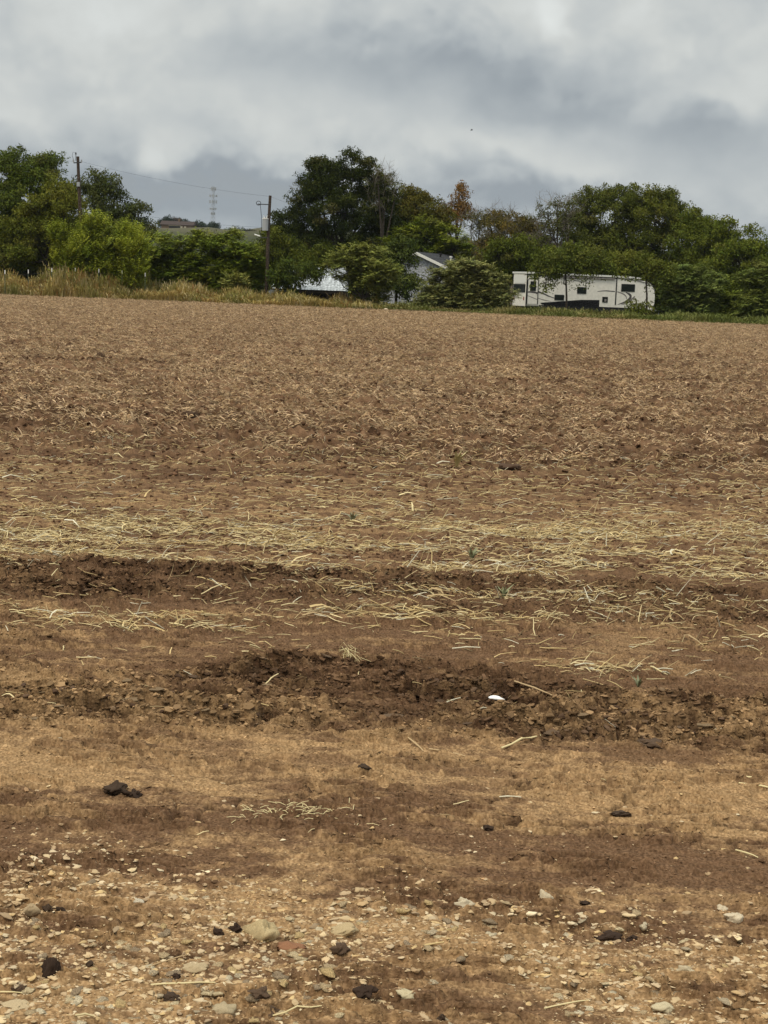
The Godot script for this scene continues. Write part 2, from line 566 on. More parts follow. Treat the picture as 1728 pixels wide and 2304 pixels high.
func blade(curl: float, seed_: int) -> ArrayMesh:                  # a dry leaf 1 long, a curled ribbon
	var r := RandomNumberGenerator.new()
	r.seed = seed_
	var g := Geo.new()
	var pts := []; var w := []
	for k in 6:
		var u := k / 5.0
		pts.append(Vector3(u - 0.5, curl * sin(u * PI) * 0.22 + r.randf_range(-0.02, 0.02), sin(u * 4.0 + seed_) * 0.12))
		w.append(0.034 * (1.0 - u * 0.75) + 0.006)
	g.strip(pts, w, Vector3(0, r.randf_range(-0.5, 0.5), 1).normalized())
	return g.mesh()

func litter(seed_: int, n: int, wide: float, standing: float) -> ArrayMesh:    # several straws and dry leaves together
	var r := RandomNumberGenerator.new()
	r.seed = seed_
	var g := Geo.new()
	for k in n:
		var l := r.randf_range(0.025, 0.08)
		var yaw := r.randf_range(-0.8, 0.8) + (PI if r.randf() < 0.5 else 0.0)
		if r.randf() < 0.3:
			yaw = r.randf() * TAU
		var up := r.randf_range(-0.05, 0.35)
		if r.randf() < standing:
			up = r.randf_range(0.4, 1.0)
			l *= 0.7
		var dir := Vector3(cos(yaw) * cos(up), sin(up), sin(yaw) * cos(up))
		var p := Vector3(r.randf_range(-1, 1) * wide, r.randf_range(0.0, 0.03), r.randf_range(-1, 1) * wide)
		var t := r.randf_range(0.55, 1.25)
		g.tint = Color(t, t * r.randf_range(0.93, 1.02), t * r.randf_range(0.8, 1.05))
		if r.randf() < 0.5:
			g.tube([p, p + dir * l * 0.5 + Vector3(0, r.randf_range(-0.004, 0.012), 0), p + dir * l], [0.0028, 0.0030, 0.0022], 3, false)
		else:
			var side := Vector3(-sin(yaw), r.randf_range(-0.9, 0.9), cos(yaw)).normalized()
			var sag := Vector3(-sin(yaw) * r.randf_range(-0.015, 0.015), r.randf_range(0.0, 0.016), cos(yaw) * r.randf_range(-0.015, 0.015))
			var w := r.randf_range(0.0025, 0.0055)
			g.strip([p, p + dir * l * 0.35 + sag, p + dir * l * 0.7 + sag * 0.8, p + dir * l], [w * 0.8, w, w * 0.9, 0.002], side)
	return g.mesh()

func tuft(seed_: int, n: int, spread: float) -> ArrayMesh:         # grass 1 high
	var r := RandomNumberGenerator.new()
	r.seed = seed_
	var g := Geo.new()
	for k in n:
		var yaw := r.randf() * TAU
		var lean := Vector3(cos(yaw), 0, sin(yaw)) * r.randf_range(0.05, 0.5)
		var h := r.randf_range(0.55, 1.0)
		var p := Vector3(r.randf_range(-1, 1), 0, r.randf_range(-1, 1)) * spread
		var t := r.randf_range(0.7, 1.2)
		g.tint = Color(t, t, t * 0.95)
		var w := r.randf_range(0.010, 0.020)
		g.strip([p, p + lean * 0.2 * h + Vector3(0, 0.42 * h, 0), p + lean * 0.55 * h + Vector3(0, 0.78 * h, 0), p + lean * h + Vector3(0, (1.0 - lean.length() * 0.4) * h, 0)], [w, w * 0.9, w * 0.6, 0.002], Vector3(-sin(yaw), 0, cos(yaw)))
		if k % 3 == 0:                                   # a seed head
			var top := p + lean * 0.6 * h + Vector3(0, 0.85 * h, 0)
			g.strip([top, top + lean * 0.25 + Vector3(0, 0.16, 0)], [0.022, 0.008], Vector3(cos(yaw), 0, sin(yaw)).rotated(Vector3.UP, 1.0))
	return g.mesh()

func sprig(seed_: int, kind: String) -> ArrayMesh:                 # a handful of leaves on a twig
	var r := RandomNumberGenerator.new()
	r.seed = seed_
	var g := Geo.new()
	var rnd := func() -> Vector3: return Vector3(r.randf_range(-1, 1), r.randf_range(-1, 1), r.randf_range(-1, 1))
	if kind == "broad":
		for k in 11:
			var p: Vector3 = rnd.call() * 0.20
			var along: Vector3 = (rnd.call() + p * 3.0 + Vector3(0, -0.2, 0)).normalized()
			var side: Vector3 = along.cross(rnd.call()).normalized()
			var l := r.randf_range(0.075, 0.135)
			var w := l * r.randf_range(0.30, 0.44)
			var nn := along.cross(side).normalized()
			var t := r.randf_range(0.75, 1.2)
			g.tint = Color(t, t, t)
			g.tri(p - along * l, p + side * w, p + along * l, nn, nn, nn)
			g.tri(p - along * l, p + along * l, p - side * w, nn, nn, nn)
	elif kind == "twig":
		g.tube([Vector3(0, 0, 0), Vector3(0.03, 0.3, 0.02), Vector3(0.0, 0.62, 0.05)], [0.012, 0.009, 0.004], 3, false)
		for k in 6:
			var y := r.randf_range(0.08, 0.5)
			var yaw := r.randf() * TAU
			var e := Vector3(cos(yaw) * 0.25, y + r.randf_range(0.12, 0.3), sin(yaw) * 0.25)
			g.tube([Vector3(0.02, y, 0.02), (Vector3(0.02, y, 0.02) + e) * 0.5 + Vector3(0, -0.02, 0), e], [0.007, 0.005, 0.003], 3, false)
	else:                                                # fine leaflets along a twig that arches over
		for s in 2:
			var yaw := r.randf() * TAU
			var droop := r.randf_range(0.1, 0.5) if kind == "feather" else -0.35
			for k in 9:
				var u := k / 8.0
				var p := Vector3(cos(yaw), 0, sin(yaw)) * u * 0.42 + Vector3(0, u * 0.30 - u * u * droop, 0)
				for w in [-1.0, 1.0]:
					var along := (Vector3(cos(yaw + w * 1.0), r.randf_range(-0.5, 0.3), sin(yaw + w * 1.0))).normalized()
					var side := along.cross(Vector3(r.randf_range(-0.5, 0.5), 1, r.randf_range(-0.5, 0.5))).normalized()
					var l := r.randf_range(0.08, 0.15)
					var nn := along.cross(side).normalized()
					var t := r.randf_range(0.8, 1.2)
					g.tint = Color(t, t, t * 0.9)
					g.tri(p, p + along * l * 0.5 + side * 0.027, p + along * l, nn, nn, nn)
					g.tri(p, p + along * l, p + along * l * 0.5 - side * 0.027, nn, nn, nn)
	return g.mesh()


# ---------------------------------------------------------------- trees

var sprigs := {}
var m_leaf: StandardMaterial3D
var m_bark: StandardMaterial3D
var m_twig: StandardMaterial3D

func tree(t: Dictionary, far := false) -> void:
	var base := Vector3(t.x, t.get("y", terrain(t.x, -t.z)), t.z)
	var kind: String = t.get("kind", "broad")
	var bushy: bool = kind in ["feather", "spiky"]
	var cat := "bush" if t.name.ends_with("bush") else "tree"
	var root := thing(t.name, t.label, cat, base, 0.0)
	var lobes: Array = t.lobes
	var top := -1e9; var mid := Vector3.ZERO; var low := 1e9
	if cat == "bush" and not far:                         # bushes are leafy down to the ground
		var skirts := []
		for l in lobes:
			var hgt_l: float = l[1] - base.y
			if l[1] - l[4] - base.y > 0.15 and hgt_l < 4.5:
				skirts.append([l[0], base.y + hgt_l * 0.45, l[2], l[3] * 0.9, hgt_l * 0.5, l[5] * 0.9])
		lobes = lobes + skirts
	for l in lobes:
		top = maxf(top, l[1] + l[4]); low = minf(low, l[1] - l[4])
		mid += Vector3(l[0], l[1], l[2]) / lobes.size()
	var tall: float = top - base.y
	var wood := Geo.new()
	var limb := Geo.new()
	var twigs := Geo.new()
	var thick := clampf(tall * 0.022, 0.045, 0.32)
	var fork := base + Vector3(0, tall * (0.16 if bushy else 0.34), 0)
	if t.name == "slender_tree":
		thick = 0.075
		fork = base + Vector3(0.05, tall * 0.62, 0)
	fork = fork.lerp(Vector3(mid.x, fork.y, mid.z), 0.5)
	var steps := []; var rads := []
	for k in 7:
		var u := k / 6.0
		steps.append(base.lerp(fork, u) - base + Vector3(sin(u * 5.0 + base.x), 0, cos(u * 4.0 + base.x)) * thick * 0.7 * u + Vector3(0, -0.15 if k == 0 else 0.0, 0))
		rads.append(thick * lerpf(1.15, 0.72, u) * (1.25 if k == 0 else 1.0))
	wood.tube(steps, rads, 8)
	var bufs := [PackedFloat32Array(), PackedFloat32Array(), PackedFloat32Array()]
	var tb := PackedFloat32Array()
	var den: float = t.get("den", 1.0)
	var ca: Color = t.a
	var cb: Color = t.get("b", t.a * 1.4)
	var start: Vector3 = steps[-1]
	for l in lobes:
		var c := Vector3(l[0], l[1], l[2]) - base
		var ext := Vector3(l[3], l[4], l[5])
		var bendy := start.lerp(c, 0.5) + Vector3(R(-0.3, 0.3), -0.12 * start.distance_to(c), R(-0.3, 0.3))
		if not far:
			limb.tube([start, start.lerp(bendy, 0.6) + Vector3(0, 0.05, 0), bendy, c], [thick * 0.62, thick * 0.45, thick * 0.34, thick * 0.16], 5, false)
		var clumps := int((3.0 + ext.x * ext.y * ((7.5 if not bushy else 9.0) if not far else 2.6)) * (1.0 if kind != "bare" else 0.9))
		for k in clumps:
			var q := dir3()
			q = q * pow(R(0.25, 1.0), 0.45)
			var p := c + q * ext
			if p.y + base.y < base.y + 0.25:
				p.y = R(0.25, 0.7)
			var rr := R(0.42, 0.85) * (1.0 if not far else 2.2)
			if bushy:
				rr = R(0.28, 0.5)
			if not far and (k % 2 == 0 or kind in ["bare", "twiggy"]):
				var h := c.lerp(p, 0.5) + Vector3(R(-0.15, 0.15), R(-0.3, 0.0), R(-0.15, 0.15))
				limb.tube([c, h, p], [0.035, 0.022, 0.010], 3, false)
			var tone := ca.lerp(cb, clampf(R(-0.1, 1.0) * 0.75 + 0.28 * q.y, 0.0, 1.0))  # upper clumps paler: light from above mixed into the leaf colour
			if t.has("b") and R() < 0.06:
				tone = tone.lerp(Color(0.2, 0.17, 0.06), 0.35)
			var count := int(den * (l[6] if l.size() > 6 else 1.0) * (26.0 if not bushy else 24.0) * (1.0 if not far else 0.6))
			if kind == "bare":
				count = int(count * 0.5) if R() < 0.6 else 3
			for s in count:
				var o := ball()
				o = o * (0.55 + 0.45 * o.length())
				var w := p + Vector3(o.x * rr * 1.25, o.y * rr * 0.8, o.z * rr * 1.25)
				if w.y < 0.12:
					continue
				var b := Basis.from_euler(Vector3(R(-0.6, 0.6), R(0, TAU), R(-0.6, 0.6)))
				if bushy:
					b = Basis(Vector3.UP, R(0, TAU)) * Basis(Vector3.RIGHT, R(-0.5, 0.5))
				b = b.scaled(Vector3.ONE * (R(0.8, 1.35) if not far else R(2.0, 3.2)))
				var f := R(0.78, 1.2)
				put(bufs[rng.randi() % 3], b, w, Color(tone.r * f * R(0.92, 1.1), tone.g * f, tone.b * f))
			if kind in ["bare", "twiggy"]:
				for s in (3 if kind == "bare" else 3):
					var b2 := Basis.from_euler(Vector3(R(-0.9, 0.9), R(0, TAU), R(-0.9, 0.9))).scaled(Vector3.ONE * R(0.9, 1.8))
					var g2 := R(0.8, 1.25)
					put(tb, b2, p + ball() * rr, Color(0.20 * g2, 0.175 * g2, 0.14 * g2))
			if kind == "spiky" and q.y > 0.2:
				for s in 2:
					var up := Vector3(R(-0.5, 0.5) + q.x * 0.5, 1.0, R(-0.5, 0.5)).normalized()
					var tipp := p + up * R(0.5, 1.1)
					limb.tube([p, tipp], [0.012, 0.005], 3, false)
					for w2 in 9:
						put(bufs[0], Basis.from_euler(Vector3(R(-0.5, 0.5), R(0, TAU), 0)).scaled(Vector3.ONE * R(0.5, 0.8)), p.lerp(tipp, w2 / 8.0), tone * R(1.0, 1.3))
	part("trunk", wood.mesh(), m_bark, root)
	if limb.v.size():
		part("branches", limb.mesh(), m_bark, root)
	var all := PackedFloat32Array()
	var sk := "feather" if kind == "feather" else "spiky" if kind == "spiky" else "broad"
	for k in 3:
		if bufs[k].size():
			var o := multi("leaves", sprigs[sk][k], m_leaf, bufs[k], root)
			o.set_meta("kind", "stuff")
	if tb.size():
		var o := multi("twigs", sprigs["twig"][0], m_twig, tb, root)
		o.set_meta("kind", "stuff")


# ---------------------------------------------------------------- poles, wires, fence

var m_pole: StandardMaterial3D
var m_iron: StandardMaterial3D
var m_grey: StandardMaterial3D
var m_white: StandardMaterial3D
var m_black: StandardMaterial3D

func wire(called: String, a: Vector3, b: Vector3, sag: float, label: String) -> void:
	var g := Geo.new()
	var pts := []; var rad := []
	for k in 17:
		var u := k / 16.0
		pts.append(a.lerp(b, u) - a - Vector3(0, sag * 4.0 * u * (1.0 - u), 0))
		rad.append(0.005)
	g.tube(pts, rad, 5)
	var o := part(quick(called), g.mesh(), m_black, self)
	o.position = a
	tag(o, label, "wire", "power lines along the treeline")

func pole_shaft(base: Vector3, top: Vector3, r0: float, r1: float, root: Node) -> void:
	var g := Geo.new()
	var v := top - base
	var pts := []; var rad := []
	for k in 9:
		var u := k / 8.0
		pts.append(v * u + Vector3(sin(u * 7.0) * 0.02, 0, 0))
		rad.append(lerpf(r0, r1, u))
	g.tube(pts, rad, 10)
	part("shaft", g.mesh(), m_pole, root)

func make_poles() -> void:
	var b1 := Vector3(-21.7, terrain(-21.7, 104.0) - 0.1, -104.0)
	var t1 := Vector3(-22.26, 9.72, -104.0)
	var p1 := thing("utility_pole", "weathered wooden utility pole leaning left above the yellow green bush", "utility pole", b1, 0.0, "utility poles in the treeline")
	pole_shaft(b1, t1, 0.15, 0.10, p1)
	var h := t1 - b1
	bit("bracket", h + Vector3(0, -0.42, 0.05), Vector3(0.52, 0.07, 0.10), m_iron, p1, Basis(Vector3.BACK, 0.1))
	for s in [-0.27, 0.27]:
		var g := Geo.new()
		g.tube([h + Vector3(s, -0.42, 0.05), h + Vector3(s * 1.05, -0.30, 0.05), h + Vector3(s * 1.05, -0.2, 0.05)], [0.05, 0.06, 0.035], 7)
		part("insulator", g.mesh(), m_grey, p1)
	var pin := Geo.new()
	pin.tube([h + Vector3(-0.11, -0.3, 0.06), h + Vector3(-0.11, 0.18, 0.06)], [0.025, 0.02], 6)
	pin.tube([h + Vector3(-0.11, 0.12, 0.06), h + Vector3(-0.11, 0.2, 0.06), h + Vector3(-0.11, 0.27, 0.06)], [0.05, 0.055, 0.03], 7)
	part("top_pin", pin.mesh(), m_iron, p1)
	var jump := Geo.new()
	jump.tube([h + Vector3(-0.11, 0.25, 0.06), h + Vector3(-0.32, 0.28, 0.08), h + Vector3(-0.36, 0.05, 0.08), h + Vector3(-0.28, -0.22, 0.05)], [0.012, 0.012, 0.012, 0.012], 4)
	part("jumper_wire", jump.mesh(), m_black, p1)
	bit("small_box", h * 0.8 + Vector3(-0.02, 0, 0.17), Vector3(0.2, 0.3, 0.12), m_grey, p1)
	var b2 := Vector3(-8.92, terrain(-8.9, 104.0) - 0.1, -104.0)
	var t2 := Vector3(-8.80, 7.56, -104.0)
	var p2 := thing("utility_pole", "wooden utility pole carrying a grey transformer can in front of the treeline gap", "utility pole", b2, 0.0, "utility poles in the treeline")
	pole_shaft(b2, t2, 0.145, 0.10, p2)
	h = t2 - b2
	var can := Geo.new()
	var q := h + Vector3(-0.27, -2.0, 0.14)
	can.tube([q + Vector3(0, -0.42, 0), q + Vector3(0, -0.38, 0), q + Vector3(0, 0.33, 0), q + Vector3(0, 0.36, 0)], [0.2, 0.215, 0.215, 0.2], 14)
	var tr := part("transformer", can.mesh(), m_grey, p2)
	var lid := Geo.new()
	lid.tube([q + Vector3(0, 0.36, 0), q + Vector3(0, 0.42, 0), q + Vector3(0, 0.47, 0)], [0.235, 0.225, 0.09], 14)
	part("lid", lid.mesh(), m_white, tr)
	for s in [-0.08, 0.08]:
		var bu := Geo.new()
		bu.tube([q + Vector3(s, 0.44, 0), q + Vector3(s * 1.6, 0.62, 0)], [0.04, 0.025], 7)
		part("bushing", bu.mesh(), m_white, tr)
	bit("mount", q + Vector3(0.22, 0, -0.06), Vector3(0.14, 0.5, 0.1), m_iron, p2)
	bit("side_arm", h + Vector3(-0.42, -0.62, 0.08), Vector3(0.85, 0.06, 0.06), m_iron, p2)
	var loop := Geo.new()
	var lp := []; var lr := []
	for k in 13:
		var w := TAU * k / 12.0
		lp.append(h + Vector3(-0.78 + 0.16 * cos(w), -0.55 + 0.14 * sin(w), 0.1)); lr.append(0.022)
	loop.tube(lp, lr, 5)
	part("wire_loop", loop.mesh(), m_black, p2)
	var drop := Geo.new()
	drop.tube([h + Vector3(-0.66, -0.6, 0.12), h + Vector3(-0.56, -1.4, 0.12), h + Vector3(-0.52, -2.2, 0.12), h + Vector3(-0.6, -2.75, 0.1)], [0.016, 0.016, 0.016, 0.016], 4)
	part("drop_wire", drop.mesh(), m_black, p2)
	var cut := Geo.new()
	cut.tube([h + Vector3(-1.02, -2.72, 0.1), h + Vector3(-0.62, -2.83, 0.1)], [0.06, 0.05], 7)
	part("cutout", cut.mesh(), m_white, p2)
	bit("low_bracket", h + Vector3(-0.3, -2.9, 0.08), Vector3(0.6, 0.06, 0.06), m_iron, p2)
	wire("power_line", t1 + Vector3(0.2, -0.32, 0), t2 + Vector3(0, -0.06, 0), 0.25, "thin upper power line sagging between the two wooden utility poles")
	wire("power_line", t1 + Vector3(0.1, -3.2, 0), t2 + Vector3(-0.1, -2.2, 0), 0.3, "thin lower power line between the two wooden utility poles")
	wire("power_line", t2 + Vector3(0, -0.06, 0), Vector3(-4.6, 6.6, -110.0), 0.1, "short power line from the transformer pole into the tallest dark tree")
	wire("power_line", t1 + Vector3(-0.2, -0.32, 0), Vector3(-46.0, 11.0, -110.0), 0.5, "upper power line running left from the leaning utility pole out of the photo")
	wire("power_line", t1 + Vector3(-0.1, -3.2, 0), Vector3(-46.0, 8.0, -110.0), 0.4, "lower power line running left from the leaning utility pole across the dark trees")

func make_fence() -> void:
	var root := thing("wire_fence", "low wire fence of white tipped steel posts in the tall dry grass at left", "fence", Vector3(-26.5, 0.0, -100.6))
	var m_post := mat(Color(0.09, 0.11, 0.07), 0.7)
	var tops := []
	for k in 8:
		var p := Vector3(-1.55 + k * 1.58, 0, -0.1 * k + R(-0.08, 0.08))
		p.y = terrain(p.x - 26.5, 100.6 - p.z)
		bit("post", p + Vector3(0, 0.75, 0), Vector3(0.045, 1.5, 0.045), m_post, root, Basis(Vector3.BACK, R(-0.03, 0.03)))
		bit("post_tip", p + Vector3(0, 1.58, 0), Vector3(0.055, 0.26, 0.055), m_white, root)
		tops.append(p)
	for y in [0.5, 0.95, 1.4]:
		var g := Geo.new()
		var pts := []; var rad := []
		for p in tops:
			pts.append(p + Vector3(0, y, 0.04)); rad.append(0.005)
		g.tube(pts, rad, 4)
		part("wire", g.mesh(), m_iron, root)


# ---------------------------------------------------------------- house, shed, camper, trailer

func make_house() -> void:
	var at := Vector3(2.0, -0.55, -118.0)
	var root := thing("house", "small grey sided house with a white trimmed gable among the trees", "house", at, deg_to_rad(-25.0))
	var m_side := fade(mat(Color(0.52, 0.54, 0.59), 0.7), 0.7)
	var m_roof := fade(mat(Color(0.075, 0.078, 0.085), 0.95), 1.5, 0.55)
	var m_trim := mat(Color(0.74, 0.73, 0.68), 0.6)
	var eave := 3.55; var apex := 4.86; var hw := 3.25; var long := 9.5
	var g := Geo.new()
	g.prism(PackedVector2Array([Vector2(-hw, 0), Vector2(hw, 0), Vector2(hw, eave - 0.06), Vector2(0, apex - 0.1), Vector2(-hw, eave - 0.06)]), -0.03, -long)
	part("wall", g.mesh(), m_side, root)
	var rows := int(apex / 0.26)
	for k in rows:
		var y := k * 0.26
		var half := hw
		if y + 0.26 > eave - 0.06:
			half = hw * clampf((apex - 0.1 - (y + 0.24)) / (apex - 0.04 - eave), 0.02, 1.0)
		var b := Geo.new()
		b.prism(PackedVector2Array([Vector2(-0.028, y + 0.02), Vector2(0.0, y + 0.0), Vector2(0.012, y), Vector2(0.0, y + 0.25)]), -half, half)
		var o := part("siding_board", b.mesh(), m_side, root)
		o.rotation.y = -PI / 2
		o.position = Vector3(0, 0, 0.02)
	for s in [-1.0, 1.0]:
		var slope := Vector2(s * (hw + 0.45), eave - 0.18 - apex)
		var r := Geo.new()
		var a := Vector2(0, apex); var b := a + slope
		var up := Vector2(0, 0.12)
		r.prism(PackedVector2Array([a, b, b + up, a + up]), 0.42, -long - 0.4)
		var rf := part("roof_slope", r.mesh(), m_roof, root)
		var t := Geo.new()
		t.prism(PackedVector2Array([a + Vector2(0, 0.10), b + Vector2(0, 0.10), b + Vector2(0, -0.13), a + Vector2(0, -0.13)]), 0.425, 0.47)
		part("barge_board", t.mesh(), m_trim, rf)
		if s > 0:
			for k in 5:                                     # courses of shingle that show as steps
				var f0 := (k + 1) / 6.0
				var c := a + slope * f0 + up
				var st := Geo.new()
				st.prism(PackedVector2Array([c, c + slope * 0.16, c + slope * 0.16 + Vector2(0, 0.015), c + Vector2(0, 0.004)]), 0.40, -long - 0.38)
				part("shingle_course", st.mesh(), m_roof, rf)
	for v in [[0.75, -2.6, m_black], [1.25, -3.6, m_white]]:
		var p := Geo.new()
		var y: float = apex - 0.42 * v[0]
		p.tube([Vector3(v[0], y - 0.1, v[1]), Vector3(v[0], y + 0.32, v[1]), Vector3(v[0], y + 0.36, v[1]), Vector3(v[0], y + 0.48, v[1])], [0.07, 0.07, 0.14, 0.12], 9)
		part("roof_vent", p.mesh(), v[2], root)
	var h2 := thing("outbuilding", "scrap of a tan roofed outbuilding showing above the grey green bush", "shed", Vector3(9.3, -0.4, -123.5), deg_to_rad(-20.0))
	var w := Geo.new()
	w.box(Vector3(0, 1.35, 0), Vector3(2.6, 2.7, 2.4))
	part("wall", w.mesh(), mat(Color(0.30, 0.25, 0.22), 0.9), h2)
	var rr := Geo.new()
	rr.prism(PackedVector2Array([Vector2(-1.5, 2.72), Vector2(1.5, 2.72), Vector2(0, 3.35)]), -1.35, 1.35)
	part("roof", rr.mesh(), fade(mat(Color(0.36, 0.25, 0.19), 0.9), 1.0), h2)

func make_shed() -> void:
	var root := thing("metal_shed", "low open shed with a pale blue grey corrugated metal roof", "shed", Vector3(-6.1, -0.75, -110.0))
	var m_tin := fade(mat(Color(0.60, 0.64, 0.66), 0.5, false, 0.15), 0.5, 0.7)
	var m_dark := fade(mat(Color(0.07, 0.055, 0.045), 0.95), 0.8)
	var y0 := 1.9; var y1 := 3.68; var deep := 3.3
	var tilt := atan2(y1 - y0, deep)
	var len := sqrt(deep * deep + (y1 - y0) * (y1 - y0))
	for k in 6:
		var cx := -2.45 + k * 0.95
		var g := Geo.new()
		for r in 4:                                      # each sheet has four ribs
			var x := cx - 0.36 + r * 0.2375
			g.tube([Vector3(x, 0.0, 0.0), Vector3(x, 0, -len)], [0.028, 0.028], 6)
		g.box(Vector3(cx, -0.006, -len / 2), Vector3(0.947, 0.012, len))
		var o := part("roof_sheet", g.mesh(), m_tin, root)
		o.position = Vector3(0, y0 + (k % 2) * 0.004, 0)
		o.rotation.x = tilt
	bit("eave_beam", Vector3(-0.1, y0 - 0.13, -0.12), Vector3(5.6, 0.2, 0.1), m_dark, root)
	for k in 5:
		bit("post", Vector3(-2.7 + k * 1.32, 0.88, -0.13), Vector3(0.13, 1.8, 0.13), m_dark, root)
	bit("back_wall", Vector3(-0.1, 1.6, -deep + 0.2), Vector3(5.6, 3.3, 0.08), m_dark, root)
	for s in [-2.9, 2.68]:
		var g := Geo.new()
		g.prism(PackedVector2Array([Vector2(0.2, 0), Vector2(deep - 0.2, 0), Vector2(deep - 0.2, y1 - 0.3), Vector2(0.2, y0 - 0.05)]), -0.03, 0.03)
		var o := part("side_wall", g.mesh(), m_dark, root)
		o.rotation.y = PI / 2
		o.position = Vector3(s, 0, 0)
	var tank := thing("water_barrel", "round white tank top standing by the foot of the transformer pole", "barrel", Vector3(-8.15, terrain(-8.1, 104.6), -104.6))
	var b := Geo.new()
	b.tube([Vector3(0, 0, 0), Vector3(0, 1.35, 0)], [0.14, 0.13], 9)
	part("stand", b.mesh(), mat(Color(0.5, 0.38, 0.26), 0.9), tank)
	b = Geo.new()
	b.tube([Vector3(0, 1.32, 0), Vector3(0, 1.42, 0), Vector3(0, 1.6, 0), Vector3(0, 1.72, 0), Vector3(0, 1.78, 0)], [0.12, 0.2, 0.22, 0.16, 0.05], 12)
	part("globe", b.mesh(), m_white, tank)
	var cart := thing("parked_car", "sliver of a small white car parked behind the grass left of the shed", "car", Vector3(-7.75, terrain(-7.7, 106.0), -106.0), 0.25)
	b = Geo.new()
	b.prism(PackedVector2Array([Vector2(-1.3, 0.35), Vector2(1.3, 0.35), Vector2(1.32, 0.85), Vector2(0.7, 0.98), Vector2(0.3, 1.4), Vector2(-0.9, 1.42), Vector2(-1.25, 1.0), Vector2(-1.34, 0.8)]), -0.8, 0.8)
	part("body", b.mesh(), mat(Color(0.66, 0.68, 0.7), 0.35), cart)
	b = Geo.new()
	b.prism(PackedVector2Array([Vector2(0.55, 1.0), Vector2(0.25, 1.34), Vector2(-0.8, 1.36), Vector2(-1.05, 1.0)]), 0.803, 0.81)
	part("window", b.mesh(), mat(Color(0.03, 0.035, 0.04), 0.2), cart)
	for x in [-0.85, 0.85]:
		for z in [-0.7, 0.7]:
			b = Geo.new()
			b.tube([Vector3(x, 0.31, z - 0.1), Vector3(x, 0.31, z + 0.1)], [0.31, 0.31], 16)
			part("wheel", b.mesh(), m_black, cart)

func decal(pts: Array, wid: Array, z: float, m: Material, parent: Node) -> void:       # a curved stripe on the camper's side
	var cv := Curve3D.new()
	for k in pts.size():
		var a: Vector2 = pts[maxi(k - 1, 0)]; var b: Vector2 = pts[mini(k + 1, pts.size() - 1)]
		var t := (b - a) / 6.0
		cv.add_point(Vector3(pts[k].x, pts[k].y, 0), Vector3(-t.x, -t.y, 0), Vector3(t.x, t.y, 0))
	var g := Geo.new()
	var n := 18
	var last := []
	for k in n + 1:
		var u := k / float(n)
		var p := cv.sample_baked(u * cv.get_baked_length())
		var q := cv.sample_baked(minf(u + 0.03, 1.0) * cv.get_baked_length()) - cv.sample_baked(maxf(u - 0.03, 0.0) * cv.get_baked_length())
		var s := Vector3(-q.y, q.x, 0).normalized() * lerpf(wid[int(u * (wid.size() - 1))], wid[mini(int(u * (wid.size() - 1)) + 1, wid.size() - 1)], fposmod(u * (wid.size() - 1), 1.0)) * 0.5
		var now := [p + s, p - s]
		if last:
			g.quad(last[0] + Vector3(0, 0, z), now[0] + Vector3(0, 0, z), now[1] + Vector3(0, 0, z), last[1] + Vector3(0, 0, z), Vector3.BACK)
		last = now
	part("stripe", g.mesh(), m, parent)

